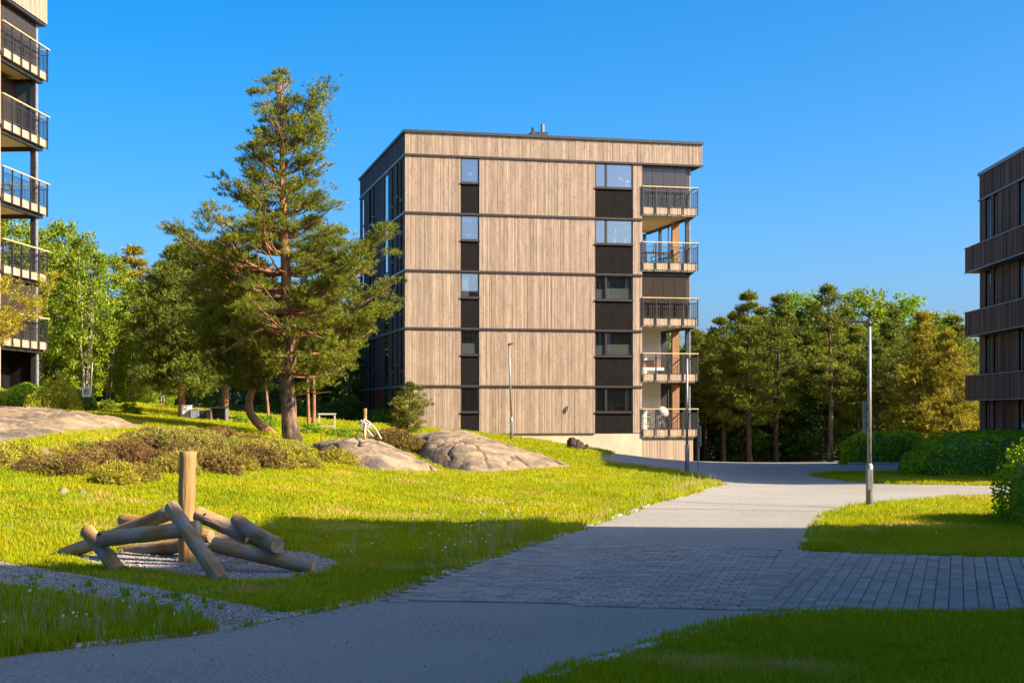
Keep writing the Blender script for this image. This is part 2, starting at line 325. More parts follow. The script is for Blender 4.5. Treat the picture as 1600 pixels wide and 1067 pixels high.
# ------------------------------------------------------------------ buildings
rb = random.Random(11)
def boards(m, parent, axis, u0, u1, z0, z1, base, out, w=(.05, .105), name='cladding_panel', gap=.010):
    """vertical boards, every one a box of its own width and depth; axis 'x': wall runs along x at y=base"""
    mb = MB(); u = u0; k = 0
    while u < u1 - .03:
        ww = min(rb.uniform(*w), u1 - u)
        if u1 - (u + ww) < .04: ww = u1 - u
        d = .028 + rb.choice((0, 0, .006, .012)) + rb.uniform(0, .003)
        a, b = u + gap/2, u + ww - gap/2
        lo, hi = (base + out*d, base) if out < 0 else (base, base + out*d)
        if axis == 'x': mb.box(a, lo, z0, b, hi, z1)
        else: mb.box(lo, a, z0, hi, b, z1)
        u += ww; k += 1
    return mb.build(name, m, parent)
def railing(parent, pts, ztop, zlow, posts, wood='rail_wood', gap=.115):
    """handrail, sub rail and balusters along a polyline; posts: distances along it"""
    pts = [Vector(p) for p in pts]; rl = MB(); bl = MB(); sub = MB()
    for a, b in zip(pts, pts[1:]):
        d = (b-a).normalized(); n = Vector((-d.y, d.x))
        def bar(mb, za, zb, hw, ext=0):
            p = [a - d*ext + n*hw, b + d*ext + n*hw, b + d*ext - n*hw, a - d*ext - n*hw]
            mb.prism([(q.x, q.y) for q in p], za, zb)
        bar(rl, ztop - .045, ztop, .045, .04)
        bar(sub, ztop - .275, ztop - .25, .012); bar(sub, zlow + .03, zlow + .055, .012)
        L = (b-a).length; k = int(L/gap)
        for i in range(1, k):
            q = a + d*(L*i/k); bl.box(q.x-.007, q.y-.007, zlow+.05, q.x+.007, q.y+.007, ztop-.26)
    rl.build('handrail', M[wood], parent); sub.build('rail_bar', M['metal_black'], parent); bl.build('balusters', M['metal_black'], parent)
    for q in posts:
        box('railing_post', M['metal_black'], parent, q[0]-.028, q[1]-.028, zlow-.42, q[0]+.028, q[1]+.028, ztop-.045)

AX = R(13.5)
b0 = Vector((-5.55, 79.7, 0))
main = empty('apartment_building', b0, AX, 'five storey apartment block clad in pale weathered vertical boards with corner balconies, centre', 'building')
LW = main.matrix_basis
def mw(x, y, z): return Matrix.Translation(b0) @ Matrix.Rotation(AX, 4, 'Z') @ Vector((x, y, z))
lev = [3.1 + 3.0*i for i in range(5)]
zb = .62
T1, T2, T3, T4, T5, T6 = 2.95, 3.945, 10.28, 12.40, 12.92, 16.34
box('inner_wall', M['core'], main, .25, 1.3, -1.5, 12.85, 17.0, 16.2)
for a, b in ((.25, T1-.02), (T2+.02, T3-.02), (T4+.02, T5-.04)):
    box('wall', M['core'], main, a, .052, zb, b, 1.3, 16.2)
box('roof_slab', M['core'], main, .2, .06, 15.02, 16.2, 17.1, 16.2)
for a, b in ((T1, T2), (T3, T4)):
    for zz in lev: box('floor_edge', M['core'], main, a-.02, .3, zz-.12, b+.02, 1.3, zz+.08)
# plinth
box('concrete_base', M['conc'], main, 0.03, .03, -1.6, T5-.02, 1.2, zb-.03)
box('base_flashing', M['metal_brown'], main, -.02, -.06, zb-.03, T3, .03, zb)
spans = [(zb+.003, lev[0]-.055)] + [(lev[i]+.055, lev[i+1]-.055) for i in range(4)]
for z0, z1 in spans:
    boards(M['clad'], main, 'x', 0, T1, z0, z1, .05, -1)
    boards(M['clad'], main, 'x', T2, T3, z0, z1, .05, -1)
    boards(M['clad'], main, 'x', T4, T5, z0, z1, .05, -1)
boards(M['clad'], main, 'x', 0, T6, 15.155, 16.26, .05, -1, name='parapet_cladding')
boards(M['clad'], main, 'y', .05, 8.0, 15.155, 16.26, T6-.01, 1, name='parapet_cladding')
for zz in lev:
    xe = T5+.02 if zz < 15 else T6+.03
    box('ledge', M['metal_brown'], main, -.045, -.055, zz-.052, xe, .06, zz+.052)
    box('ledge', M['metal_grey'], main, -.06, .065, zz-.05, .12, 17.1, zz+.05)  # side ledges paler than the front ones, highlights put into the metal colour
box('roof_cap', M['metal_black'], main, -.08, -.08, 16.262, T6+.06, .3, 16.40)
box('roof_cap', M['metal_black'], main, -.08, .302, 16.262, .3, 17.3, 16.40)
box('roof_cap', M['metal_black'], main, T6-.3, .302, 16.262, T6+.06, 17.3, 16.40)
box('loggia_roof', M['metal_black'], main, T5-.04, .055, 15.05, T6-.015, 8.0, 15.15)
# windows
def window(x0, x1, z0, z1, mull=None):
    fr = MB(); y0, y1 = .055, .13
    fr.box(x0, y0, z0, x0+.06, y1, z1); fr.box(x1-.06, y0, z0, x1, y1, z1)
    fr.box(x0+.06, y0, z0, x1-.06, y1, z0+.07); fr.box(x0+.06, y0, z1-.06, x1-.06, y1, z1)
    if mull: fr.box(mull-.06, y0-.01, z0+.07, mull+.06, y1, z1-.06)
    o = fr.build('window', M['frame'], main)
    ps = [(x0+.06, x1-.06)] if not mull else [(x0+.06, mull-.06), (mull+.06, x1-.06)]
    for a, b in ps: box('pane', M['glass'], o, a, y0+.03, z0+.07, b, y0+.04, z1-.06)
    return o
for i, zz in enumerate(lev):
    lowz = zb if i == 0 else lev[i-1] + .055
    wt, wb = zz-.055, zz-1.36
    for (a, b, mu) in ((T1, T2, None), (T3, T4, 10.90)):
        window(a+.005, b-.005, wb, wt, mu)
        box('window_sill', M['metal_brown'], main, a-.03, -.05, wb-.06, b+.03, .12, wb-.003)
        if mu:
            mid = (a+b)/2
            box('spandrel_panel', M['panel'], main, a+.01, .045, lowz, mid-.006, .075, wb-.062)
            box('spandrel_panel', M['panel'], main, mid+.006, .045, lowz, b-.01, .075, wb-.062)
        else: box('spandrel_panel', M['panel'], main, a+.01, .045, lowz, b-.01, .075, wb-.062)
# curtains and blinds seen behind panes
box('curtain', M['curtain'], main, 3.05, .16, lev[2]-1.28, 3.42, .18, lev[2]-.12)
box('curtain', M['curtain'], main, 3.02, .17, lev[1]-1.28, 3.75, .19, lev[1]-.75)
box('window_blind', M['white'], main, 3.05, .17, lev[3]-.38, 3.6, .19, lev[3]-.14)
for li in (1, 2):
    for a, b in ((10.36, 10.82), (10.98, 12.32)):
        box('privacy_film', M['white'], main, a, .15, lev[li]-1.28, b, .16, lev[li]-(.78 if a < 10.9 else .72))
for li in (0, 2):
    box('curtain', M['curtain'], main, 12.05, .22, lev[li]-1.28, 12.25, .26, lev[li]-.12)
# left face
def side(a, b): return (a, b)
slots = [(1.05, 1.55), (2.25, 2.75), (3.95, 4.45), (10.9, 11.5), (12.4, 13.1), (15.4, 16.1)]
segs = []; y = .06
for a, b in sorted(slots + [(5.77, 7.17)]): segs.append((y, a)); y = b
segs.append((y, 17.1))
zs = [zb-1.0, *lev, 16.26]
for k in range(6):
    z0, z1 = zs[k] + .055, zs[k+1] - (.055 if k < 5 else 0)
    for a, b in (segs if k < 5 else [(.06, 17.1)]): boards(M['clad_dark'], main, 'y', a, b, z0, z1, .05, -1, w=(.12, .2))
    if k < 5:
        for j, (a, b) in enumerate(slots):
            f = box('window', M['frame'], main, .12, a-.01, z0, .2, b+.01, z1)
            box('pane', M['glass'], f, .105, a+.06, z0+.8, .118, b-.06, z1-.06)
            box('window_sill', M['metal_grey'], main, -.03, a-.03, z0+.72+.35*(j % 2), .10, b+.03, z0+.77+.35*(j % 2))
for k in range(5):
    z0, z1 = zs[k] + .06, zs[k+1] - .06
    box('stairwell_pane', M['glass_clear'], main, .06, 5.85, z0, .075, 7.10, z1)
box('stairwell_wall', M['core'], main, .2, 5.7, zb-1, .26, 7.3, 15)
box('entrance_wall', M['red'], main, -.02, 7.95, -.2, .045, 10.8, lev[0]-.06)
# loggia
FT = [.82 + 2.995*i for i in range(5)]
T7 = 16.0
for i, zf in enumerate(FT):
    box('floor_slab', M['soffit'], main, T5+.005, .04, zf-.44, T7, 7.9, zf-.06)
    box('floor_beam', M['metal_black'], main, T5+.005, .0, zf-.50, T7-.1, .16, zf-.442)
    box('floor_beam', M['metal_black'], main, T7-.28, .162, zf-.56, T7-.1, 7.8, zf-.442)
    for q in range(4):
        a = T5+.03 + q*.78; boards(M['fascia'], main, 'x', a, a+.71, zf-.38, zf, .035, -1, name='fascia', w=(.09, .12))
    boards(M['fascia'], main, 'y', .04, 7.9, zf-.38, zf, T7+.002, 1, name='fascia', w=(.09, .12))
    posts = [(T5+.03, -.04), (T5+.77, -.04), (T5+1.55, -.04), (T5+2.33, -.04), (T7+.07, -.04), (T7+.07, 2.0), (T7+.07, 4.0), (T7+.07, 6.0), (T7+.07, 7.8)]
    railing(main, [(T5+.03, -.04), (T7+.07, -.04), (T7+.07, 7.85)], zf+1.12, zf, posts)
    zt = (FT[i+1]-.56) if i < 4 else 15.05
    box('corner_post', M['metal_black'], main, 15.52, .30, zf-.06, 15.70, .48, zt)
    box('corner_post', M['metal_grey'], main, 15.72, .32, zf-.06, 15.79, .46, zt)  # pale strip standing for the sunlit right side of the dark post
    box('wood_column', M['col_wood'], main, 15.35, 2.0, zf-.06, 15.75, 2.25, zt)
    box('side_post', M['metal_black'], main, 15.50, 4.7, zf-.06, 15.66, 4.86, zt)
    box('side_post', M['metal_black'], main, 15.50, 7.5, zf-.06, 15.66, 7.66, zt)
    box('side_post', M['metal_black'], main, 15.54, 3.3, zf-.06, 15.60, 3.36, zt)
    box('loggia_wall', M['clad_brown'] if i in (2, 4) else M['conc'], main, T5-.06, 1.31, zf-.06, T5-.02, 7.9, zt)
    if i in (2, 4):
        boards(M['fascia'], main, 'x', T5, 15.45, zf-.06, zt, 2.9, -1, name='back_wall', w=(.1, .14))
    if i in (0, 1):
        box('screen_wall', M['white'], main, T5-.03, 2.8, zf-.06, T5+.30, 2.9, zt+.1)
        box('screen_wall', M['white'], main, T5+.312, 2.8, zf-.06, T5+2.02, 2.9, zt+.1)
        box('screen_frame', M['metal_black'], main, T5+2.03, 2.78, zf-.06, T5+2.36, 2.95, zt)
    if i in (2, 4):
        for q in range(4): box('glazing_screen', M['glass_tint'], main, T5+.02+q*.64, .22, zf-.05, T5+.645+q*.64, .235, zt)
        box('glazing_track', M['metal_black'], main, T5, .18, zt-.14, 15.5, .27, zt-.01)
        for q in (1, 2, 3): box('side_glazing', M['glass_tint'], main, 15.6, .5+q*1.9-1.9, zf-.05, 15.612, .5+q*1.9-.02, zt)
    if i == 3:
        box('sliding_door', M['frame'], main, T5-.0, 7.6, zf-.06, T5+.25, 7.7, zt)
# cladding below the lowest balcony
box('under_wall', M['core'], main, T5-.02, .12, -1.6, 15.8, 7.8, FT[0]-.45)
boards(M['fascia'], main, 'x', T5-.02, 15.85, -1.6, FT[0]-.51, .118, -1)
boards(M['fascia'], main, 'y', .14, 7.8, -1.6, FT[0]-.51, 15.81, 1)
# roof kit
hood = box('roof_vent_box', M['metal_black'], main, 7.35, 2.2, 16.2, 8.25, 3.2, 17.0)
MB().tube((7.42, 2.3, 17.0), (7.42, 2.3, 17.22), .07).build('vent_pipe', M['metal_black'], hood)
MB().tube((7.98, 2.3, 17.0), (7.98, 2.3, 17.42), .10).build('vent_pipe', M['galv'], hood)
o = MB().tube((8.75, -.02, 2.05), (8.75, -.16, 2.0), .05).tube((8.75, -.10, 2.0), (8.75, -.10, 1.82), .06).build('wall_lamp', M['galv'], main)

# things behind the windows and on the balconies
def place(name, x, y, z, label, cat, group=None):
    p = mw(x, y, z); return empty(name, p, AX, label, cat, group)
def win_lamp(x, z, h, label):
    t = place('table_lamp', x, .30, z, label, 'lamp')
    MB().loft([(0,0,0),(0,0,.02),(0,0,h*.7)], [.06,.015,.012]).build('stem', M['white'], t)
    MB().loft([(0,0,h*.65),(0,0,h*.8),(0,0,h)], [.17,.15,.03], 12).build('lamp_shade', M['white'], t, True)
win_lamp(11.75, lev[4]-1.3, .60, 'white mushroom table lamp behind the wide top floor window')
win_lamp(3.47, lev[4]-1.3, .55, 'small white lamp behind the narrow top floor window')
win_lamp(3.4, lev[3]-1.3, .3, 'tiny white figurine lamp behind the narrow fourth floor window')
def pot_plant(x, y, z, h, label, seed, leaf='leaf_lt', parentfn=place, blossom=False, cat='plant'):
    r = random.Random(seed); t = parentfn('potted_plant', x, y, z, label, cat)
    MB().loft([(0,0,0),(0,0,h*.3)], [h*.13, h*.17], 10).build('pot', M['terra'] if not blossom else M['white'], t)
    mb = MB()
    for k in range(26):
        a = r.uniform(0, 6.28); rr = h*r.uniform(.05, .3); zz = h*r.uniform(.35, 1)
        p = Vector((rr*math.cos(a), rr*math.sin(a), zz)); q = p + Vector((r.uniform(-1,1), r.uniform(-1,1), r.uniform(-.2,1)))*h*.18; s = Vector((-math.sin(a), math.cos(a), .2))*h*.07
        b = len(mb.v); mb.v += [tuple(p-s), tuple(q), tuple(p+s)]; mb.f.append((b, b+1, b+2))
    mb.build('leaves', M['white' if blossom else leaf], t)
    MB().tube((0,0,h*.25),(0,0,h*.8),.012,5).build('stem', M['leaf_dk'], t)
    return t
pot_plant(11.4, .30, lev[3]-1.3, .85, 'white orchid in a white pot, left in the wide fourth floor window', 1, blossom=True)
pot_plant(12.0, .30, lev[3]-1.3, .9, 'white orchid in a white pot, right in the wide fourth floor window', 2, blossom=True)
pot_plant(10.6, .30, lev[3]-1.3, .35, 'small white flowers in the left pane of the fourth floor window', 3, blossom=True)
pot_plant(12.15, .30, lev[4]-1.3, .85, 'tall thin white flower in the wide top floor window', 4, blossom=True)
pot_plant(11.3, .30, lev[0]-1.3, .55, 'green plant on the sill of the wide ground floor window', 5)
pot_plant(11.7, .30, lev[0]-1.3, .35, 'low green plant right of another in the wide ground floor window', 6)
pot_plant(10.55, .30, lev[0]-1.3, .25, 'small green plant in the left pane of the ground floor window', 7)
def chair(x, y, z, rz, label, group, m='furn', fn=place):
    t = fn('garden_chair', x, y, z, label, 'chair', group); t.rotation_euler.z += rz
    MB().box(-.23,-.23,.42,.23,.23,.46).build('seat', M[m], t)
    MB().box(-.23,.2,.5,.23,.24,.9).build('backrest', M[m], t)
    for sx in (-1, 1):
        for sy in (-1, 1): MB().tube((sx*.21, sy*.2, .42), (sx*.24, sy*.25, 0), .017, 6).build('leg', M[m], t)
        MB().box(sx*.24-.02, -.2, .62, sx*.24+.02, .22, .65).build('armrest', M[m], t)
    return t
def table(x, y, z, w, label, fn=place, m='furn'):
    t = fn('garden_table', x, y, z, label, 'table')
    MB().box(-w,-.35,.70,w,.35,.74).build('tabletop', M[m], t)
    for sx in (-1, 1):
        for sy in (-1, 1): MB().tube((sx*(w-.05), sy*.3, .70), (sx*(w-.05), sy*.3, 0), .022, 6).build('leg', M[m], t)
z3 = FT[3]-.06; z2 = FT[2]-.06; z1 = FT[1]-.06; z0 = FT[0]-.06
table(14.0, 1.3, z3, .55, 'dark garden table on the open fourth floor balcony')
chair(13.3, 1.2, z3, 1.5, 'dark chair left of the table on the open fourth floor balcony', 'balcony chairs')
chair(14.8, 1.2, z3, -1.5, 'dark chair right of the table on the open fourth floor balcony', 'balcony chairs')
pot_plant(14.0, 1.2, z3+.74, .5, 'green plant standing on the dark table of the fourth floor balcony', 8)
pot_plant(14.9, .5, z3, .6, 'green plant on the floor of the fourth floor balcony', 9)
chair(13.5, .9, z2, .4, 'dark chair at the left behind the third floor railing', 'balcony chairs')
chair(14.3, .9, z2, -.6, 'dark chair in the middle behind the third floor railing', 'balcony chairs')
t = place('storage_box', 15.0, .9, z2, 'dark upright cabinet behind the third floor railing', 'cabinet')
MB().box(-.3,-.2,0,.3,.2,.95).build('body', M['plastic_dk'], t); MB().box(-.32,-.22,.952,.32,.22,1.0).build('lid', M['plastic_dk'], t)
t = place('bench', 13.8, 1.3, z1, 'pale cushioned bench behind the second floor railing', 'bench')
MB().box(-.7,-.35,.25,.7,.35,.42).build('seat', M['white'], t, bevel=.03); MB().box(-.7,.25,.42,.7,.38,.85).build('backrest', M['col_wood'], t)
for sx in (-.6, .6): MB().box(sx-.04,-.3,0,sx+.04,.3,.25).build('leg', M['furn'], t)
# a bicycle and a folded parasol on the ground floor balcony
t = place('bicycle', 13.75, .45, z0, 'black bicycle parked behind the lowest balcony railing', 'bicycle')
for wx in (-.52, .52):
    wm = MB(); ring = [(wx + .33*math.cos(a), 0, .33+.33*math.sin(a)) for a in np.linspace(0, 2*math.pi, 25)]
    wh = wm.loft(ring, [.018]*25, 5).build('wheel', M['tyre'], t)
    sp = MB()
    for a in np.linspace(0, math.pi, 7)[:-1]: sp.tube((wx-.32*math.cos(a), 0, .33-.32*math.sin(a)), (wx+.32*math.cos(a), 0, .33+.32*math.sin(a)), .003, 3)
    sp.build('spokes', M['galv'], wh)
MB().tube((-.52,0,.33),(-.15,0,.30),.016).tube((-.15,0,.30),(-.28,0,.75),.016).tube((-.28,0,.72),(.38,0,.78),.018).tube((-.15,0,.30),(.38,0,.70),.018).tube((.36,0,.85),(.52,0,.33),.016).tube((-.52,0,.33),(-.27,0,.70),.014).build('frame', M['galv'], t)
MB().tube((.36,0,.85),(.33,0,.98),.014).tube((.33,-.26,.98),(.33,.26,.98),.014).build('handlebar', M['metal_black'], t)
MB().box(-.40,-.06,.80,-.18,.06,.85).build('saddle', M['metal_black'], t)
t = place('covered_grill', 14.35, .9, z0, 'grill under a pale cover with a round top on the lowest balcony', 'grill')
MB().loft([(0,0,.72),(0,0,.85),(0,0,1.05),(0,0,1.22),(0,0,1.30)], [.28,.36,.34,.22,.05], 14).build('cover', M['furn_pale'], t, True)
for a in (.4, 2.5, 4.6): MB().tube((0,0,.75),(.35*math.cos(a),.35*math.sin(a),0),.018,6).build('leg', M['galv'], t)

# ---- left building
def local(name, base, th):
    return lambda nm, x, y, z, label, cat, group=None: empty(nm, Matrix.Translation(base) @ Matrix.Rotation(th, 4, 'Z') @ Vector((x, y, z)), th, label, cat, group)
thL = -R(3.6); bL = Vector((-20.5, 67.6, 0))
LB = empty('apartment_building', bL, thL, 'pale timber apartment block at the left edge with stacked railed corner balconies', 'building')
placeL = local('l', bL, thL)
ffl = [4.47 + 2.96*i for i in range(5)]
box('inner_wall', M['core'], LB, -13, -20, 1.0, -.06, -5.05, 20.4)
box('inner_wall', M['core'], LB, -13, -5.05, 1.0, -3.3, -.3, 20.4)
for k in range(6):
    z0_, z1_ = ([2.0] + [f+.1 for f in ffl])[k], (ffl + [18.77])[k]
    boards(M['clad'], LB, 'y', -20, -5.02, z0_, z1_, -.055, 1)
    box('ledge', M['metal_brown'], LB, -.06, -20, z1_+.002, .06, -5.02, z1_+.098)
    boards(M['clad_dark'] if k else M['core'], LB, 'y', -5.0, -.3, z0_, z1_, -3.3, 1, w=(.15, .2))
boards(M['clad'], LB, 'y', -20, .10, 18.80, 20.3, -.02, 1, name='parapet_cladding')
boards(M['clad'], LB, 'x', -13, -.03, 18.80, 20.3, .08, 1, name='parapet_cladding')
box('roof_slab', M['metal_black'], LB, -13, -20, 18.68, -.03, .06, 18.79)
box('roof_cap', M['metal_black'], LB, -13, -20, 20.303, .1, .18, 20.42)
for i, zf in enumerate(ffl):
    top = zf + .34
    box('floor_slab', M['soffit'], LB, -3.28, -5.0, zf+.02, -.06, .02, top-.04)
    box('floor_beam', M['metal_black'], LB, -.32, -5.0, zf-.16, -.14, -.02, zf+.018)
    box('floor_beam', M['metal_black'], LB, -3.2, -.2, zf-.16, -.33, -.02, zf+.018)
    boards(M['fascia'], LB, 'y', -5.0, .06, zf, top, -.03, 1, name='fascia', w=(.3, .5), gap=.004)
    boards(M['fascia'], LB, 'x', -3.28, -.03, zf, top, .03, 1, name='fascia', w=(.3, .5), gap=.004)
    posts = [(.07, -5+q*.99) for q in range(6)] + [(-1.6, .12), (-3.2, .12)]
    railing(LB, [(.07, -5.0), (.07, .12), (-3.25, .12)], top+1.05, top, posts)
    zt = (ffl+[18.68])[i+1] - (.16 if i < 4 else 0)
    box('corner_post', M['metal_black'], LB, -.52, -.52, top-.04, -.30, -.30, zt)
    box('corner_post', M['metal_grey'], LB, -.298, -.5, top-.04, -.25, -.3, zt)  # pale sliver added as the post's sunlit flank
    if i in (0, 3, 4):
        for q in range(4): box('glazing_screen', M['glass_tint'], LB, -.30 if i != 3 else -1.2, -4.95+q*1.12, top-.04, -.285 if i != 3 else -1.185, -3.84+q*1.12, zt)
        box('end_screen', M['glass_tint'], LB, -3.2, -.46, top-.04, -.55, -.445, zt)
    if i in (0, 3, 4): box('curtain', M['curtain'], LB, -2.2, -4.0, top, -2.15, -2.2, zt-.2)
box('ground_floor_wall', M['panel'], LB, -1.6, -5.0, 1.0, -1.5, -.3, ffl[0]-.16)
box('ground_floor_wall', M['panel'], LB, -1.5, -.35, 1.0, -.55, -.3, ffl[0]-.16)
box('ground_floor_post', M['metal_black'], LB, -.5, -.5, 1.0, -.28, -.28, ffl[0]-.16)
box('ground_floor_post', M['metal_grey'], LB, -.278, -.48, 1.0, -.22, -.30, ffl[0]-.16)  # sunlit flank of the post, again as a paler sliver
zz = ffl[2]+.30
pot_plant(-.9, -3.9, zz, 1.2, 'tall green potted plant on the left building balcony, third from the ground', 21, 'needle', placeL)
pot_plant(-.8, -3.0, zz, .8, 'brownish potted plant in the middle of the left building balcony', 22, 'needle_ye', placeL)
pot_plant(-.8, -2.0, zz, .9, 'bushy potted plant near the post on the left building balcony', 23, 'needle', placeL)
pot_plant(-.9, -3.0, ffl[1]+.30, .7, 'plant in an orange pot on the left building balcony', 24, 'leaf_dk', placeL)

# ---- right building
thR = -R(1.9); bR = Vector((21.9, 72.0, 0))
RB = empty('apartment_building', bR, thR, 'dark brown timber apartment block with projecting balcony bands at the right edge', 'building')
YN = -31.6
box('inner_wall', M['core'], RB, .2, YN, -1.5, 13, 0-.05, 12.7)
pr = [(2.27, 3.44), (5.24, 6.40), (8.22, 9.40)]
sl_ = []; yy = -1.0
for b in range(6): sl_ += [(yy-.85, yy), (yy-2.0, yy-1.35)]; yy -= 5.2
sl_.sort()
def segs_of(a0, a1, cuts):
    out = []; y = a0
    for a, b in cuts: out.append((y, a)); y = b
    out.append((y, a1)); return out
for (z0_, z1_) in ((-1.5, 2.27), (3.44, 5.24), (6.40, 8.22), (9.40, 11.60)):
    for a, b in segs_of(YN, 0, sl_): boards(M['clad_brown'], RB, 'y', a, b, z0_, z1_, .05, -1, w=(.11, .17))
    for a, b in sl_:
        f = box('window', M['frame'], RB, .12, a, z0_, .19, b, z1_)
        box('pane', M['glass'], f, .10, a+.07, max(z0_+.25, .2), .118, b-.3, z1_-.15)
        MB().box(.06, b-.28, z0_+.1, .10, b-.2, z1_-.1).build('casing', M['metal_grey'], f)
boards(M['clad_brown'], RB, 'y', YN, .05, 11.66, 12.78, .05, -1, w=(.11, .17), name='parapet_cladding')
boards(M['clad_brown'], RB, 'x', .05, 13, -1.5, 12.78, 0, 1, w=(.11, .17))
box('ledge', M['metal_grey'], RB, -.05, YN, 11.602, .06, .06, 11.658)
box('roof_cap', M['metal_grey'], RB, -.06, YN-.06, 12.782, 13, .10, 12.93)
for (z0_, z1_) in pr:
    box('balcony_floor', M['metal_black'], RB, -.62, YN, z0_, .04, -.03, z0_+.2)
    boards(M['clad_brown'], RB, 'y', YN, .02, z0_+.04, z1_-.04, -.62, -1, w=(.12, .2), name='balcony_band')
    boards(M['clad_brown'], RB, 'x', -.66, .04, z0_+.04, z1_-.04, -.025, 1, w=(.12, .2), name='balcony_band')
    box('band_cap', M['metal_grey'], RB, -.70, YN, z1_-.038, -.58, .06, z1_)
    box('band_edge', M['metal_grey'], RB, -.69, YN, z0_-.005, -.60, .05, z0_+.038)
    box('band_edge', M['metal_grey'], RB, -.6, YN, z1_-.035, .045, .05, z1_-.002)
# small blue sign with a white mark
def tostrokes(mb, pts, w, yz):
    for a, b in zip(pts, pts[1:]):
        mb.tube(yz(*a), yz(*b), w, 5)
zg = .75
sg = empty('blue_sign', Matrix.Translation(bR) @ Matrix.Rotation(thR, 4, 'Z') @ Vector((0, -7.0, zg)), thR, 'small blue sign with a white mark on the dark right building wall', 'sign')
box('sign_plate', M['blue'], sg, -.03, -.30, 0, -.005, .30, .6)
mk = MB(); tostrokes(mk, [(.18, .35), (.05, .5), (-.02, .33), (-.15, .47)], .022, lambda a, b: (-.035, a, b)); tostrokes(mk, [(.2, .2), (-.15, .22)], .012, lambda a, b: (-.035, a, b))
mk.build('sign_mark', M['sign_white'], sg)

# ---- the blocks behind the camera whose shade lies over the foreground
CB = empty('apartment_building', (15.4, 16.6, 0), -R(1.0), 'timber apartment block behind the viewer on the right shading the paving', 'building')
def blk(x0, y0, x1, y1, h):
    box('inner_wall', M['core'], CB, x0+.1, y0+.1, -1, x1-.1, y1-.1, h-.1)
    for k in range(int(h//3)+1):
        z0_, z1_ = k*3.0+(-1 if k == 0 else .05), min(k*3.0+2.95, h)
        for a, b in segs_of(y0, y1, [(y, y+1.6) for y in np.arange(y0+2, y1-2, 4.2)]):
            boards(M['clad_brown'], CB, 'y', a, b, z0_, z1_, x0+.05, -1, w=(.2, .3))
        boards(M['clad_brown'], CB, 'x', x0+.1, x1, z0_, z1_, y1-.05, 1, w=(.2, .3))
        for y in np.arange(y0+2, y1-2, 4.2):
            f = box('window', M['frame'], CB, x0+.07, y, z0_, x0+.098, y+1.6, z1_); box('pane', M['glass'], f, x0+.05, y+.1, z0_+.9, x0+.066, y+1.5, z1_-.1)
        box('ledge', M['metal_brown'], CB, x0-.06, y0, z1_, x0+.06, y1, z1_+.05)
    box('roof_cap', M['metal_black'], CB, x0-.05, y0, h+.052, x1, y1+.05, h+.12)
blk(0, -7.95, 14, 0, 13.6)
blk(0, -42, 14, -8.0, 17.0)

# ------------------------------------------------------------------ paving
def paving(name, poly, ang, wx, ly, m, near, stagger, label, xmax=9.5):
    root = empty(name); tag(root, kind='structure')
    ca, sa = math.cos(ang), math.sin(ang)         # rows run along direction (sa, ca)
    P = np.array([p[:2] for p in poly]); cx, cy = P.mean(0)
    st = []; r = random.Random(5)
    if stagger:                                    # courses across, joints staggered
        n = int(14/ly[0])
        for j in range(-n//2, n//2):
            v = j*ly[0]; u = -9 + (wx[0]/2 if j % 2 else 0)
            while u < 9: st.append((u+wx[0]/2, v, wx[0], ly[0])); u += wx[0]
    else:
        n = int(16/wx[0])
        for j in range(-n//2, n//2):
            u = j*wx[0]; v = -5 + r.random()*.3
            while v < 5:
                L = r.choice(ly); st.append((u, v+L/2, wx[0], L)); v += L
    A = np.array(st); X = cx + A[:, 0]*ca + A[:, 1]*sa; Y = cy - A[:, 0]*sa + A[:, 1]*ca
    k = inpoly(X, Y, poly) & (X < xmax); X, Y, A = X[k], Y[k], A[k]
    o = np.argsort(X**2 + Y**2); X, Y, A = X[o], Y[o], A[o]; Z = TZ(X, Y)
    meshes = {}; rest = MB()
    for i in range(len(X)):
        w_, l_ = A[i, 2], A[i, 3]; key = (round(w_, 3), round(l_, 3)); g = .006
        if key not in meshes:
            mb = MB(); a, b = w_/2-g*.75, l_/2-g*.75
            mb.v = [(-a,-b,-.04),(a,-b,-.04),(a,b,-.04),(-a,b,-.04),(-a,-b,-.004),(a,-b,-.004),(a,b,-.004),(-a,b,-.004),(-a+.006,-b+.006,0),(a-.006,-b+.006,0),(a-.006,b-.006,0),(-a+.006,b-.006,0)]
            mb.f = [(8,9,10,11)] + [(4+q,4+(q+1)%4,8+(q+1)%4,8+q) for q in range(4)] + [(q,(q+1)%4,4+(q+1)%4,4+q) for q in range(4)]
            meshes[key] = (mb, mb.mesh('paver'))
            meshes[key][1].materials.append(m)
        dz = .014 + r.uniform(-.003, .003)
        if i < near:
            s = bpy.data.objects.new('paver', meshes[key][1]); C.objects.link(s); s.parent = root
            s.location = (X[i], Y[i], Z[i]+dz); s.rotation_euler = (r.uniform(-.008,.008), r.uniform(-.008,.008), -ang + r.uniform(-.012,.012))
        else:
            mb = meshes[key][0]; b = len(rest.v)
            for q in mb.v: rest.v.append((X[i]+q[0]*ca+q[1]*sa, Y[i]-q[0]*sa+q[1]*ca, Z[i]+dz+q[2]))
            rest.f += [tuple(b+c for c in f) for f in mb.f]
    if rest.v:
        m2 = m.copy(); m2.name = m.name+'_far'
        o = rest.build('far_pavers', m2, root); tag(o, kind='stuff')
        oi = [n for n in m2.node_tree.nodes if n.type == 'OBJECT_INFO'][0]; g2 = m2.node_tree.nodes.new('ShaderNodeNewGeometry')
        for l in list(m2.node_tree.links):
            if l.from_node == oi: m2.node_tree.links.new(g2.outputs['Random Per Island'], l.to_socket)
paving('paved_crossing', pav_a, math.atan(.22), (.19,), (.16,), M['paver_red'], 300, True, '')
paving('paved_path', pav_b, math.atan(.29), (.127,), (.17, .21, .28, .24), M['paver'], 300, False, '')

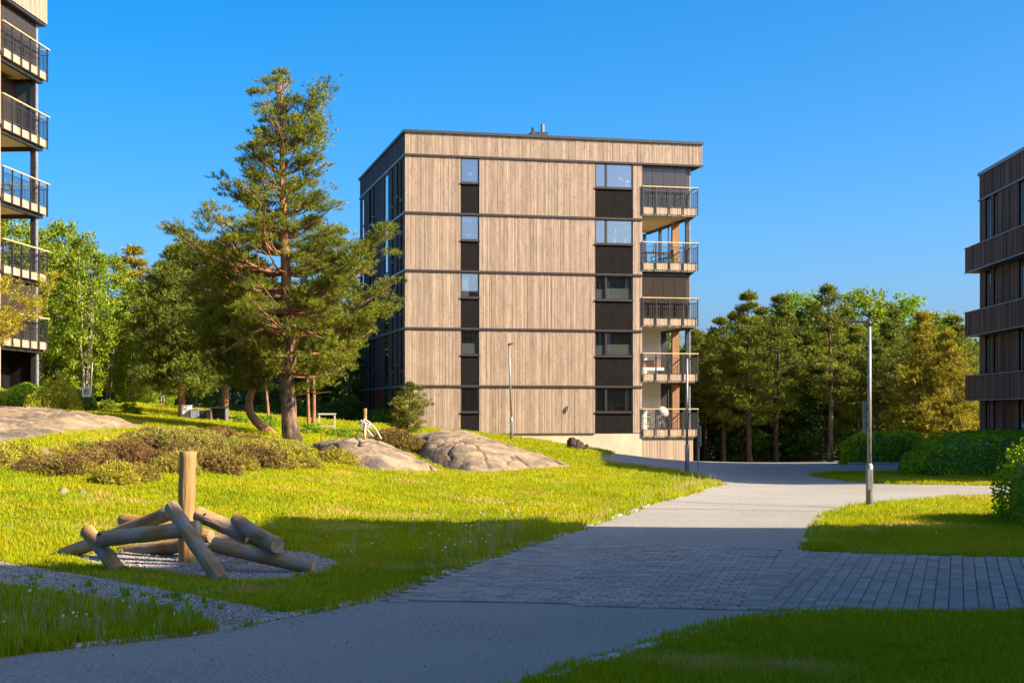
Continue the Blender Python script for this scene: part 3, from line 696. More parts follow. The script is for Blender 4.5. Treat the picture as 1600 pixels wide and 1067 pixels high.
# border course between the two paved areas
bc = empty('paved_border'); tag(bc, kind='structure')
a_, b_ = Vector(gnd(1238, 861)), Vector(gnd(1176, 954.5)); d_ = (b_-a_); n_ = int(d_.length/.15); r_ = random.Random(8); bm_ = {}
for i in range(n_):
    c_ = a_ + d_*((i+.5)/n_); l_ = d_.length/n_/2-.004
    if not bm_: q = MB(); q.v = [(-l_,-.115,-.03),(l_,-.115,-.03),(l_,.115,-.03),(-l_,.115,-.03),(-l_,-.115,-.004),(l_,-.115,-.004),(l_,.115,-.004),(-l_,.115,-.004),(-l_+.006,-.109,0),(l_-.006,-.109,0),(l_-.006,.109,0),(-l_+.006,.109,0)]; q.f = [(8,9,10,11)] + [(4+k,4+(k+1)%4,8+(k+1)%4,8+k) for k in range(4)] + [(k,(k+1)%4,4+(k+1)%4,4+k) for k in range(4)]; bm_['m'] = q.mesh('paver'); bm_['m'].materials.append(M['paver_red'])
    s_ = bpy.data.objects.new('paver', bm_['m']); C.objects.link(s_); s_.parent = bc; s_.location = (c_.x, c_.y, tz(c_.x, c_.y)+.021); s_.rotation_euler = (0, 0, math.atan2(d_.y, d_.x)+r_.uniform(-.01, .01))
# kerb stones
def kerb(pxs, root, side, n0=0, L=(.16, .30)):
    pl = dens(pxs, .05, closed=False); r = random.Random(len(pl)); acc = 0; start = Vector(pl[0]); nxt = r.uniform(*L)
    for a, b in zip(pl, pl[1:]):
        acc += (Vector(b)-Vector(a)).length
        if acc >= nxt:
            e = Vector(b); c = (start+e)/2; d = (e-start); ang = math.atan2(d.y, d.x); n_ = Vector((-d.y, d.x)).normalized()*side*r.uniform(.055, .075)
            c += n_; hw = .055; l = d.length/2-.006; z = tz(c.x, c.y)
            mb = MB(); j = lambda: r.uniform(-.010, .010)
            mb.v = [(-l,-hw,-.08),(l,-hw,-.08),(l,hw,-.08),(-l,hw,-.08),(-l+j(),-hw+j(),.008+j()/3),(l+j(),-hw+j(),.008+j()/3),(l+j(),hw+j(),.008+j()/3),(-l+j(),hw+j(),.008+j()/3),(-l+.02,-hw+.018,.024),(l-.02,-hw+.018,.024),(l-.02,hw-.018,.024),(-l+.02,hw-.018,.024)]
            mb.f = [(8,9,10,11)] + [(4+q,4+(q+1)%4,8+(q+1)%4,8+q) for q in range(4)] + [(q,(q+1)%4,4+(q+1)%4,4+q) for q in range(4)]
            s = mb.build('kerb_stone', M['kerb'], root); s.location = (c.x, c.y, z); s.rotation_euler = (0, 0, ang + r.uniform(-.05, .05))
            start = e; acc = 0; nxt = r.uniform(*L)
k1 = empty('kerb'); tag(k1, kind='structure'); kerb(left_edge[1:12], k1, 1)
k2 = empty('kerb'); tag(k2, kind='structure'); kerb(G((835,1066),(900,1040),(1000,1010),(1100,981),(1190,962),(1260,958)), k2, -1)
k3 = empty('kerb'); tag(k3, kind='structure'); kerb(G((1232,861),(1262,833),(1280,806),(1305,797)), k3, -1)
kf = MB()
pl = dens([(15.6,71.2),(17.4,70.4),(19.6,69.8)], .8, False)
for a, b in zip(pl, pl[1:]): kf.box(a[0], min(a[1], b[1])-.06, tz(*a)-.1, b[0]-.02, max(a[1], b[1])+.06, tz(*a)+.12)
tag(kf.build('far_kerb', M['kerb']), kind='structure')
# street lamp's shadow on the asphalt, laid as a thin black strip
jb = MB(); pj = dens(G((1000,795),(1130,796),(1277,799)), .3, False)
for a, b in zip(pj, pj[1:]):
    jb.v += [(a[0], a[1]-.02, tz(*a)+.006), (b[0], b[1]-.02, tz(*b)+.006), (b[0], b[1]+.02, tz(*b)+.006), (a[0], a[1]+.02, tz(*a)+.006)]; n = len(jb.v); jb.f.append((n-4, n-3, n-2, n-1))
tag(jb.build('lamp_shadow_strip', M['tyre']), kind='structure')

# ------------------------------------------------------------------ scatter with geometry nodes
def scatter(name, proto, P, rz, sc, tilt=.12, seed=0, kind='stuff'):
    r = np.random.default_rng(seed); n = len(P)
    me = bpy.data.meshes.new(name); me.vertices.add(n); me.vertices.foreach_set('co', np.asarray(P, np.float32).ravel())
    rot = np.c_[r.uniform(-tilt, tilt, n), r.uniform(-tilt, tilt, n), rz].astype(np.float32)
    a = me.attributes.new('rot', 'FLOAT_VECTOR', 'POINT'); a.data.foreach_set('vector', rot.ravel())
    a = me.attributes.new('scl', 'FLOAT_VECTOR', 'POINT'); a.data.foreach_set('vector', np.asarray(sc, np.float32).ravel())
    o = bpy.data.objects.new(name, me); C.objects.link(o); tag(o, kind=kind)
    g = bpy.data.node_groups.new(name, 'GeometryNodeTree')
    g.interface.new_socket('Geometry', in_out='INPUT', socket_type='NodeSocketGeometry'); g.interface.new_socket('Geometry', in_out='OUTPUT', socket_type='NodeSocketGeometry')
    N = g.nodes; L = g.links; gi = N.new('NodeGroupInput'); go = N.new('NodeGroupOutput')
    ip = N.new('GeometryNodeInstanceOnPoints'); oi = N.new('GeometryNodeObjectInfo'); oi.inputs['Object'].default_value = proto
    for nm, sock in (('rot', 'Rotation'), ('scl', 'Scale')):
        na = N.new('GeometryNodeInputNamedAttribute'); na.data_type = 'FLOAT_VECTOR'; na.inputs['Name'].default_value = nm
        L.new(na.outputs[0], ip.inputs[sock])
    L.new(gi.outputs[0], ip.inputs['Points']); L.new(oi.outputs['Geometry'], ip.inputs['Instance']); L.new(ip.outputs[0], go.inputs[0])
    md = o.modifiers.new('scatter', 'NODES'); md.node_group = g
    return o
def tuft(nb, rad, h, wd, seed, m, lean=.5):
    r = random.Random(seed); v = []; f = []
    for _ in range(nb):
        a = r.uniform(0, 6.283); q = rad*math.sqrt(r.random()); p = Vector((q*math.cos(a), q*math.sin(a), -.01))
        hh = h*r.uniform(.55, 1.15); t = r.uniform(0, 6.283); l = Vector((math.cos(t), math.sin(t), 0))*hh*r.uniform(.05, lean)
        t2 = r.uniform(0, 6.283); s = Vector((math.cos(t2), math.sin(t2), 0))*wd/2
        mid = p + l*.35 + Vector((0, 0, hh*.6)); tip = p + l + Vector((0, 0, hh)); b = len(v)
        v += [p-s, p+s, mid+s*.8, mid-s*.8, tip]; f += [(b, b+1, b+2), (b, b+2, b+3), (b+3, b+2, b+4)]
    me = mesh_np('blades', np.array([tuple(x) for x in v]), np.array(f)); me.materials.append(m)
    return bpy.data.objects.new('blades', me)       # source shape for the scatter, not linked

# ------------------------------------------------------------------ rocks
def rock(name, label, A, B, prof, near, farw, m, group=None, seed=0, amp=.06, nu=130, nv=90, thick=.0):
    """whaleback outcrop along A-B; prof = [(s, crest height z)]; near/farw = [(s, width)] towards and away from the viewer"""
    from mathutils import noise as mn
    A = Vector(A); B = Vector(B); d = (B-A); dn = d.normalized(); nrm = Vector((0, -1))
    pf = np.array(prof); nf = np.array(near); ff = np.array(farw); V = np.zeros((nu, nv, 3))
    xs = np.zeros((nu, nv)); ys = np.zeros((nu, nv)); tt = np.zeros((nu, nv)); cz = np.zeros((nu, nv))
    for i in range(nu):
        s = i/(nu-1); zc = np.interp(s, pf[:, 0], pf[:, 1]); e = max(.03, math.sin(math.pi*min(max(s, .004), .996))**.45)
        wn = np.interp(s, nf[:, 0], nf[:, 1])*e; wf = np.interp(s, ff[:, 0], ff[:, 1])*e; c = A + d*s
        for j in range(nv):
            t = -1 + 2*j/(nv-1); off = -t*wf if t < 0 else t*wn; sg = -1 if t < 0 else 1
            p = c + nrm*sg*off
            xs[i, j] = p.x; ys[i, j] = p.y; tt[i, j] = abs(t); cz[i, j] = zc
    g = TZ(xs.ravel(), ys.ravel()).reshape(nu, nv) - .12
    z = g + np.maximum(cz - g, thick*np.minimum(1, np.sin(np.linspace(.001, math.pi-.001, nu))*2.2)[:, None])*np.clip(1 - tt**1.7, 0, 1)**.75
    for i in range(nu):
        for j in range(nv):
            q = Vector((xs[i, j], ys[i, j], seed*7.0))
            k = mn.fractal(q*.55, 1, 2, 5)*amp + amp*.8*abs(mn.noise(Vector((q.x*.5+q.y*.25, q.y*.35, seed))))
            cr = abs(mn.noise(Vector((q.x*.8+.5*mn.noise(q*.7), q.y*.25+q.x*.2, 3+seed)))); k -= .09*max(0, .035-cr)/.035; k += .05*mn.fractal(q*2.2, 1, 2, 4)*(amp/.1)
            z[i, j] += k*min(1, (1-tt[i, j])*4+.2)
    V = np.c_[xs.ravel(), ys.ravel(), z.ravel()]
    idx = np.arange(nu*nv).reshape(nu, nv)
    Fq = np.c_[idx[:-1, :-1].ravel(), idx[1:, :-1].ravel(), idx[1:, 1:].ravel(), idx[:-1, 1:].ravel()]
    o = link(name, mesh_np(name, V, Fq, True), m); tag(o, label, 'rock', group)
    foot = [(xs[i, -1], ys[i, -1]) for i in range(nu)] + [(xs[i, 0], ys[i, 0]) for i in range(nu)][::-1]
    return o, foot
def zat(u, v, D): return at(u, v, D).z
def wl(u, D): return ((u-800)/F*D, D)
feet = []
o, f = rock('rock_outcrop', 'large smooth granite whaleback rising towards the building wall, right of the small pine', wl(630, 53), wl(905, 46),
    [(0, zat(640,690,53)), (.1, zat(660,678,52.5)), (.25, zat(700,671,52)), (.38, zat(730,673,51.5)), (.5, zat(760,681,51)), (.66, zat(800,696,50)), (.82, zat(840,710,49)), (1, zat(902,733,46))],
    [(0, 4), (.2, 8.5), (.45, 9), (.7, 6), (1, 2.0)], [(0, 2.5), (.5, 3), (1, 1.2)], M['rock'], None, 1, .055); feet.append(f)
o, f = rock('rock_outcrop', 'cracked granite slab in front of the rope tripod, middle of the mound', wl(490, 46), wl(700, 41),
    [(0, zat(500,694,46)), (.15, zat(520,688,45)), (.33, zat(560,683,44)), (.52, zat(600,690,43)), (.72, zat(640,708,42)), (.88, zat(675,727,41)), (1, zat(700,740,41))],
    [(0, 2), (.3, 5.0), (.6, 4.8), (1, 1.5)], [(0, 2), (.5, 3), (1, 1)], M['rock'], None, 2, .065); feet.append(f)
o, f = rock('rock_outcrop', 'broad flat granite outcrop below the left building', wl(-150, 50), wl(240, 46),
    [(0, zat(-100,650,52)), (.2, zat(-60,647,52)), (.45, zat(50,645,50)), (.65, zat(110,648,49)), (.82, zat(170,658,47)), (1, zat(236,674,45))],
    [(0, 16), (.8, 19), (.93, 27), (1, 20)], [(0, 3), (1, 2)], M['rock'], None, 3, .10, 150, 150, .30); feet.append(f)
o, f = rock('boulder', 'small pale boulder at the foot of the tall pine', wl(440, 46.5), wl(498, 45),
    [(0, zat(445,694,46)), (.3, zat(458,690,46)), (.6, zat(475,696,45.5)), (1, zat(498,712,45))], [(0, 1.0), (.5, 2.0), (1, .6)], [(0, .8), (1, .6)], M['rock'], None, 4, .08, 30, 20); feet.append(f)
o, f = rock('boulder', 'low pale stone in the heather at the left, below the flat outcrop', wl(48, 31.5), wl(96, 31),
    [(0, zat(48,706,31.5)), (.5, zat(70,700,31.3)), (1, zat(96,716,31))], [(0, .4), (.5, .9), (1, .3)], [(0, .5), (1, .4)], M['rock'], None, 5, .07, 24, 16); feet.append(f)
for k, (u, v, wpx, lab) in enumerate(((100, 771, 26, 'flat brown stone sunk in the sunny lawn, left one of two'), (128, 772, 16, 'flat brown stone sunk in the sunny lawn, right one of two'), (585, 752, 20, 'small stone in the bare patch below the cracked slab'))):
    x, y = gnd(u, v); sc = wpx/F*y/2
    o, f = rock('stone', lab, (x-sc, y), (x+sc, y), [(0, tz(x, y)+.02), (.5, tz(x, y)+.08), (1, tz(x, y)+.02)], [(0, .15), (.5, .3), (1, .15)], [(0, .15), (.5, .3), (1, .15)], M['rock'], None, 6+k, .03, 14, 10)

# ------------------------------------------------------------------ log climbing frame
lf = empty('log_climbing_frame', (*gnd(292, 880), 0), 0, 'heap of weathered round logs propped around an upright post on a gravel patch', 'climbing frame')
off = Vector(lf.location)
rl = random.Random(4)
def logpart(u0, v0, D0, u1, v1, D1, d0, d1=None, name='log', m='log', label=None):
    d1 = d1 or d0; a = at(u0, v0, D0) - off; b = at(u1, v1, D1) - off; n = 14
    ax = (b-a); L = ax.length; ph = rl.uniform(0, 6); bow = rl.uniform(-.018, .018)
    q = Vector((1, 0, 0)).rotation_difference(ax); n = 16
    pts = [Vector((L*t/n, bow*math.sin(math.pi*t/n), 0)) for t in range(n+1)]
    rad = [(d0 + (d1-d0)*t/n)/2*(1 + .03*math.sin(t*1.3+ph) + rl.uniform(-.012, .012)) for t in range(n+1)]
    pts = [pts[0]] + [pts[0]+Vector((.012, 0, 0))] + pts[1:-1] + [pts[-1]-Vector((.012, 0, 0)), pts[-1]]
    rad = [rad[0]*.93, rad[0]] + rad[1:-1] + [rad[-1], rad[-1]*.93]
    mb = MB().loft(pts, rad, 24, cap=False, jit=lambda: rl.uniform(-.012, .012))
    lg = mb.build(name, M[m], lf, True); lg.location = a; lg.rotation_mode = 'QUATERNION'; lg.rotation_quaternion = q @ Quaternion((1, 0, 0), rl.uniform(0, 6))
    if label: lg['label'] = label
    for p, r_, sg_ in ((pts[0], rad[0], 1), (pts[-1], rad[-1], -1)):
        e = MB().loft([p + Vector((.02*sg_, 0, 0)), p + Vector((.002*sg_, 0, 0))], [r_*1.0, r_*1.0], 24); e.build('sawn_end', M['log_end'], lg, False)
    return lg
g0 = tz(*gnd(292, 880)[:2])
Dp = gnd(292, 880)[1]
logpart(294, 705, Dp, 293, 905, Dp, .195, .20, 'post', 'post')
logpart(136, 829, 17.3, 186, 893, 16.75, .17)
logpart(156, 842, 16.9, 311, 824, 16.6, .178, .168)
logpart(96, 868, 18.4, 268, 800, 17.5, .165)
logpart(190, 812, 18.6, 330, 838, 18.0, .165)
logpart(268, 792, 16.95, 348, 909, 15.7, .17)
logpart(307, 801, 17.3, 388, 838, 17.2, .175)
logpart(372, 826, 17.4, 428, 858, 17.9, .15)
logpart(186, 862, 18.9, 300, 849, 18.3, .15, .19)
logpart(305, 849, 18.4, 410, 840, 18.6, .18, .13)
logpart(370, 813, 17.3, 434, 852, 16.5, .165, .17)
logpart(333, 850, 16.8, 490, 886, 16.55, .17, .155)
for (u, v, D) in ((321, 803, 17.1), (157, 834, 16.78)):
    p = at(u, v, D) - off; MB().tube(p + Vector((0, -.10, 0)), p + Vector((0, 0, 0)), .012, 8).build('bolt_hole', M['blackpaint'], lf)

# ------------------------------------------------------------------ posts, lamps, signs
def lamp(u, vbase, vtop, label, arm=-1, D=None, sign=False, base=True, armlen=.42, rad=(.055, .040), leanx=0):
    if D is None: x, y = gnd(u, vbase)
    else: x, y = (u-800)/F*D, D
    z = tz(x, y) if D is None else at(u, vbase, D).z
    h = (vbase-vtop)/F*y
    t = empty('street_lamp', (x, y, z), 0, label, 'street lamp', 'street lamps along the paths')
    hb = h*.24 if base else h*.02
    MB().loft([(0,0,-.3),(0,0,hb-.05),(0,0,hb)], [rad[0]*1.25, rad[0]*1.25, rad[1]*1.02], 16).build('pole_base', M['galv'], t, True)
    MB().loft([(0,0,hb-.02),(leanx*.5,0,h*.6),(leanx,0,h)], [rad[1]*1.05, rad[1], rad[1]*.85], 16).build('pole', M['galv'], t, True)
    MB().box(min(arm*armlen, 0)+leanx, -.06, h-.02, max(arm*armlen, 0)+leanx, .06, h+.025).build('lamp_head', M['metal_black'], t, bevel=.01)
    MB().box(leanx-.075, -.055, h-.05, leanx+.075, .055, h-.022).build('lamp_joint', M['metal_black'], t)
    if base: MB().box(-.045, -rad[0]*1.25-.008, .35, .045, -rad[0]*1.2, .75).build('service_hatch', M['galv'], t)
    return t, (x, y, z, h)
t, (x, y, z, h) = lamp(1358.5, 793, 503, 'tall grey street lamp standing on the sunny lawn at the right', -1)
k = y/F
MB().box(-.12, .03, (793-676)*k, -.03, .06, (793-652)*k).box(-.12, .03, (793-651)*k, -.03, .06, (793-627)*k).build('sign_plate', M['galv'], t)
for zz_ in (640, 664): MB().box(-.1, -.02, (793-zz_)*k-.02, .055, .029, (793-zz_)*k+.02).build('bracket', M['metal_black'], t)
lamp(1073.5, 738, 556, 'shaded bluish street lamp where the grass tip meets the road', 1, armlen=.03)
lamp(799, 687, 537, 'thin leaning street lamp in front of the pale plinth', 1, D=64, armlen=.18, rad=(.05, .038), leanx=-.10)
lamp(307.5, 641, 535, 'slim street lamp behind the bins at the left, by the forest', 1, D=86, base=False, armlen=.2, rad=(.05, .045))
lamp(141, 634, 562, 'thin white lamp post beside the knot sign, by the forest', -1, D=66, base=False, armlen=.14, rad=(.03, .028), leanx=.1)
x, y = gnd(1091.5, 742); t = empty('road_sign', (x, y, tz(x, y)), 0, 'grey parking style sign seen edge on beside the shaded lamp', 'sign')
MB().tube((0,0,-.2),(0,0,79*y/F),.03,10).build('pole', M['galv'], t)
MB().box(-.012+.05, -.22, 45*y/F, .012+.05, .22, 76*y/F).build('sign_plate', M['galv'], t)
MB().box(0, -.03, 48*y/F, .04, .03, 50*y/F).box(0, -.03, 70*y/F, .04, .03, 72*y/F).build('bracket', M['metal_black'], t)
# white sign with the knot drawing
D = 60; p = at(135, 640, D); t = empty('knot_sign', (p.x, p.y, tz(p.x, p.y)), 0, 'white square sign with a black knot drawing on a short post', 'sign')
zc = at(135, 612, D).z - tz(p.x, p.y); s = 6.7*D/F
MB().tube((0,.04,-.2),(0,.04,zc+s),.035,8).build('post', M['bark_dk'], t)
MB().box(-s, -.012, zc-s*1.18, s, .0, zc+s*1.18).build('sign_plate', M['sign_white'], t)
kn = MB(); Kf = lambda a, b: (a*s, -.02, zc+b*s)
def stroke(pts, w): kn.loft([Kf(*q) for q in pts], [w*s]*len(pts), 6)
stroke([(-.15,.85),(0,.62),(.12,.85)], .05); stroke([(-.12,.62),(.08,.55)], .07)
stroke([(-.02,.6),(-.35,.3),(-.5,0),(-.42,-.4),(-.05,-.68),(.35,-.5),(.48,-.15),(.3,.15),(.05,.45)], .065)
stroke([(-.05,.35),(-.12,.05),(-.28,-.1),(-.38,-.25)], .08); stroke([(.62,.75),(.68,.4),(.6,.1)], .05)
kn.build('knot_drawing', M['blackpaint'], t)
# bins and cabinets
def binbox(u0, u1, v0, v1, D, m, label, cat, lid=True, name='waste_bin', doors=0):
    a = at(u0, v1, D); b = at(u1, v0, D); w_ = (b.x-a.x); h_ = b.z-a.z; t = empty(name, ((a.x+b.x)/2, D, a.z), R(8), label, cat)
    MB().box(-w_/2,-.3,-.2,w_/2,.3,h_*.93).build('body', M[m], t, bevel=.02)
    MB().box(-w_/2-.02,-.32,h_*.93+.003,w_/2+.02,.32,h_).build('lid', M[m if not lid else 'plastic_dk'], t)
    for q in range(doors): MB().box(-w_/2+.05+q*(w_-.1)/doors+.01,-.325,.06,-w_/2+.05+(q+1)*(w_-.1)/doors-.01,-.303,h_*.88).build('door', M[m], t)
    return t
binbox(284, 299, 633, 650, 58, 'white', 'pale utility cabinet, tallest of the row by the forest at the left', 'cabinet', False, 'utility_cabinet', 2)
binbox(297, 314, 639, 655, 57.5, 'plastic', 'grey louvred cabinet below the slim street lamp', 'cabinet', False, 'utility_cabinet', 4)
binbox(315, 323, 641, 656, 57.5, 'plastic_dk', 'black waste bin between the grey cabinet and the wooden one', 'bin')
binbox(324, 333, 640, 657, 57.2, 'col_wood', 'wood clad waste bin in the middle of the row', 'bin', False)
t = empty('bin_shelter', (at(343, 659, 57).x, 57, at(343, 659, 57).z), 0, 'dark open bin shelter at the right end of the row', 'shelter')
for sx in (-.27, .27): MB().box(sx-.02,-.25,-.1,sx+.02,.25,.5).build('post', M['galv'], t)
MB().box(-.3,-.3,.502,.3,.3,.55).build('roof', M['metal_black'], t); MB().box(-.25,.2,0,.25,.24,.5).build('back_panel', M['metal_black'], t)
# pale wooden frame by the pines
D = 58; p = at(511, 677, D); t = empty('wooden_frame', (p.x, D, p.z), .15, 'small pale wooden frame standing right of the two thin pine trunks', 'frame')
w_ = 24*D/F/2; h_ = 29*D/F
for sx in (-1, 1): MB().box(sx*w_-.03,-.03,-.2,sx*w_+.03,.03,h_).build('upright', M['furn_pale'], t)
MB().box(-w_-.05,-.05,h_+.002,w_+.05,.05,h_+.06).build('crossbar', M['furn_pale'], t); MB().box(-w_+.032,-.03,h_*.32,w_-.032,.03,h_*.42).build('crossbar', M['furn_pale'], t)
# rope and branch tripod on the slab
D = 43.6; z_ = at(570, 684, D).z; t = empty('branch_tripod', (at(570, 684, D).x, D, z_), 0, 'small tripod of bleached branches tied round a short post on the slab', 'play structure')
k = D/F
MB().tube((0,.1,-.3),(0.0,.1,46*k),.05,8).build('post', M['post'], t)
def br(pts, r=.028): MB().loft([((a-570)*k, -.05+c, (684-b)*k) for a, b, c in pts], [r]*len(pts), 6).build('branch', M['furn_pale'], t, True)
br([(557,684,0),(560,674,0),(566,664,0),(572,658,.05)]); br([(568,657,0),(571,668,0),(578,676,0),(583,682,0)]); br([(596,686,0),(589,674,.1),(581,664,.1),(573,659,0)])
br([(565,660,0),(570,655,.03),(578,660,0),(574,670,0),(576,682,.1)]); br([(564,656,0),(568,664,0),(577,668,0)]); br([(572,686,-.3),(571,672,-.15),(572,660,0)])
br([(560,662,0),(568,658,0),(577,663,0),(581,670,0)], .02)
# charred stump
x, y = gnd(903, 706); y = 61; x = (903-800)/F*61; z_ = tz(x, y); k = y/F
t = empty('tree_stump', (x, y, z_), 0, 'dark weathered tree stump on the grass bank below the plinth', 'stump')
def lump(u0, vt, vb, r0, lx=0, name='stump_piece'):
    h_ = (708-vt)*k; cx_ = (u0-903)*k
    MB().loft([(cx_,0,-.15),(cx_+lx*.2,0,h_*.45),(cx_+lx*.7,.02,h_*.8),(cx_+lx,0,h_)], [r0*1.15, r0, r0*.95, r0*.6], 11, jit=lambda: rb.uniform(-.14, .14)).build(name, M['stump'], t)
lump(894, 688, 709, .20); lump(902, 691, 709, .17, -.03); lump(908, 695, 709, .12); lump(911, 699, 713, .09, .2)

# ------------------------------------------------------------------ trees
def unit(a): return a / (np.linalg.norm(a, axis=-1, keepdims=True) + 1e-9)
def needles(P, A, n, L, ln, wd, rg):
    """P shoot bases (k,3), A shoot axes; n needles along each: triangles"""
    k = len(P); P = np.repeat(P, n, 0); A = np.repeat(A, n, 0); N = k*n
    base = P + A*L*rg.random((N, 1)); d = unit(A*.8 + unit(rg.normal(size=(N, 3)))*1.0)
    tip = base + d*ln*rg.uniform(.7, 1.15, (N, 1)); s = unit(np.cross(d, unit(rg.normal(size=(N, 3)))))*wd/2
    return np.stack([base-s, base+s, tip], 1).reshape(-1, 3)
def tri_obj(name, V, m, parent=None):
    return link(name, mesh_np(name, V, np.arange(len(V)).reshape(-1, 3)), m, parent)
def pine_mesh(seed, path, r0, env, zlo, zhi, nbr, pad=.42, spp=13, nn=11, nl=.13, nw=.020, shoot=.16, padstep=.34, extra=(), droop=.0, bare=.30, bark='bark', whorl=0, flat=.55, clear=0):
    """returns (trunk MB, needle vertices). path: list of Vector; env(z) -> (left, right) branch reach"""
    rg = np.random.default_rng(seed); pz = [p.z for p in path]
    pos = lambda z: Vector((float(np.interp(z, pz, [p.x for p in path])), float(np.interp(z, pz, [p.y for p in path])), z))
    H = path[-1].z; z0 = path[0].z
    tr = MB(); n = 26
    zz = [z0 + (H-z0)*i/n for i in range(n+1)]
    rr = [r0*(1-.93*((z-z0)/(H-z0))**1.0) * (1.25 if i == 0 else 1.08 if i == 1 else 1) for i, z in enumerate(zz)]
    tr.loft([pos(z) for z in zz], rr, 14, jit=lambda: float(rg.uniform(-.06, .06)))
    S_, A_ = [], []
    br = MB()
    for b in range(nbr):
        z = zlo + (zhi-zlo)*(b+rg.random())/nbr
        if whorl: z = min(zhi, (math.floor(z/whorl)+.5)*whorl + rg.normal()*.07)
        az = b*2.399 + rg.uniform(-.5, .5); ca = math.cos(az)
        Lf, Rt = env(z); f_ = (z-zlo)/(zhi-zlo)
        reach = ((Rt if ca > 0 else Lf)*abs(ca) + .5*(Lf+Rt)*(1-abs(ca))) * (rg.uniform(.72, 1.06) if not whorl else rg.uniform(.5, 1.12))
        if reach < .12: continue
        p0 = pos(z); up = .10 + .75*f_**2 - droop*(1-f_); d = Vector((math.cos(az), math.sin(az), up)).normalized()
        pts = []; k = 6; side = Vector((-math.sin(az), math.cos(az), 0)); wob = rg.uniform(-.12, .12)
        for i in range(k+1):
            s = i/k; pts.append(p0 + d*reach*s + side*wob*reach*math.sin(3.14*s) + Vector((0, 0, .16*reach*s*s - .10*reach*math.sin(3.1*s))))
        rad = [max(.008, r0*.22*(reach/3.0+.25)*(1-.85*i/k)) for i in range(k+1)]
        br.loft(pts, rad, 5, cap=False)
        npad = max(2, int(reach*(1-bare)/padstep*1.5))
        for q in range(npad):
            s = bare + (1-bare)*(q+rg.random())/npad if reach > .8 else rg.uniform(.2, 1)
            i = min(k-1, int(s*k)); c = pts[i].lerp(pts[i+1], s*k-i)
            lat = (rg.random()-.5)*reach*.75*(1-.45*s)
            c = np.array(c + side*lat + Vector((0, 0, rg.uniform(-.05, .14)))); pr = pad*rg.uniform(.65, 1.2)*(.6+.4*min(1, reach/1.5))
            if clear and c[1] < path[0].y + .2 and abs(c[0] - pos(float(c[2])).x) < clear and rg.random() < .8: continue
            u = unit(rg.normal(size=(spp, 3))); u[:, 2] = np.abs(u[:, 2])*.9 - .22
            pp = c + u*np.array([1, 1, flat])*pr*rg.uniform(.35, 1, (spp, 1))
            S_.append(pp); A_.append(unit(u*.7 + np.array([d.x*.5, d.y*.5, .55])))
            # twig holding the pad
            j = pts[max(0, i-1)]; br.loft([j, Vector(c)], [max(.006, rad[i]*.55), .006], 3, cap=False)
    for pts, r_ in extra:
        br.loft([Vector(p) for p in pts], [r_*(1-.7*i/(len(pts)-1)) for i in range(len(pts))], 7, cap=False)
    V = needles(np.concatenate(S_), np.concatenate(A_), nn, shoot, nl, nw, rg)
    return tr, br, V
def add_pine(loc, label, group, data, m_n, m_b, m_l='bark_hi', name='pine_tree', cat='pine tree', rz=0, sc=1):
    t = empty(name, loc, rz, label, cat, group); t.scale = (sc, sc, sc)
    tr, br, V = data
    tr.build('trunk', M[m_b], t, True)
    if len(br.v): br.build('limbs', M[m_l], t, True)
    tri_obj('crown', V, M[m_n], t); return t

# main pine, foreground mound
D = 48.0; base = at(458, 690, D); K = D/F
X0 = base.x; zg_ = base.z
def ppath(pts, D, b): return [Vector(((u-800)/F*D - b.x, 0, CAMZ-(v-HV)/F*D - b.z)) for u, v in pts]
path = ppath([(460,697),(457,688),(452,655),(451,625),(446,590),(452,562),(454,525),(449,480),(447,430),(443,350),(441,280),(440,200),(438,113)], D, base)
ev = [(113,.08,.08),(125,.25,.25),(150,.75,.6),(180,.95,.7),(205,1.0,.9),(240,1.4,1.3),(270,1.45,1.25),(285,.9,1.1),(310,2.0,1.3),(340,2.2,1.5),(362,1.3,1.7),(395,2.9,2.8),(430,3.5,3.6),(460,3.3,3.4),(500,2.9,3.0),(535,2.2,3.2),(560,1.0,3.3),(585,.3,2.6),(606,.1,2.2)]
ez = [CAMZ-(v-HV)*K - base.z for v, _, _ in ev][::-1]; eL = [a for _, a, _ in ev][::-1]; eR = [a for _, _, a in ev][::-1]
env1 = lambda z: (float(np.interp(z, ez, eL)), float(np.interp(z, ez, eR)))
zf = lambda v: CAMZ-(v-HV)*K - base.z
xf = lambda u: (u-800)*K - base.x
ex = [([(xf(450), 0, zf(505)), (xf(420), -.3, zf(512)), (xf(385), -.5, zf(530)), (xf(353), -.6, zf(553))], .08), ([(xf(452), 0, zf(512)), (xf(480), -.4, zf(518)), (xf(500), -.6, zf(528)), (xf(515), -.7, zf(533))], .075),
      ([(xf(455), 0, zf(470)), (xf(485), -.4, zf(482)), (xf(515), -.7, zf(498))], .07), ([(xf(490), 0, zf(615)), (xf(520), -.3, zf(612))], .03)]
data = pine_mesh(7, path, .27, env1, zf(604), zf(122), 182, pad=.42, spp=18, nn=17, nl=.13, nw=.018, extra=ex, padstep=.24, whorl=.62, bare=.45, flat=.42, clear=.32)
# the side leader at the upper right
rg = np.random.default_rng(5)
cs = np.array([[xf(497)+rg.normal()*.16, rg.normal()*.25, zf(v)] for v in np.linspace(225, 137, 30)])
P_ = np.repeat(cs, 16, 0) + rg.normal(size=(30*16, 3))*.17; A_ = unit(rg.normal(size=P_.shape)*.6 + np.array([0, 0, 1]))
data = (data[0], data[1].loft([(xf(442), 0, zf(235)), (xf(470), 0, zf(215)), (xf(490), 0, zf(185)), (xf(497), 0, zf(140))], [.05, .045, .03, .01], 6), np.concatenate([data[2], needles(P_, A_, 12, .16, .13, .02, rg)]))
add_pine(base, 'tall pine with a bent scaly trunk on the rocky mound, the tallest tree', None, data, 'needle', 'bark_two')

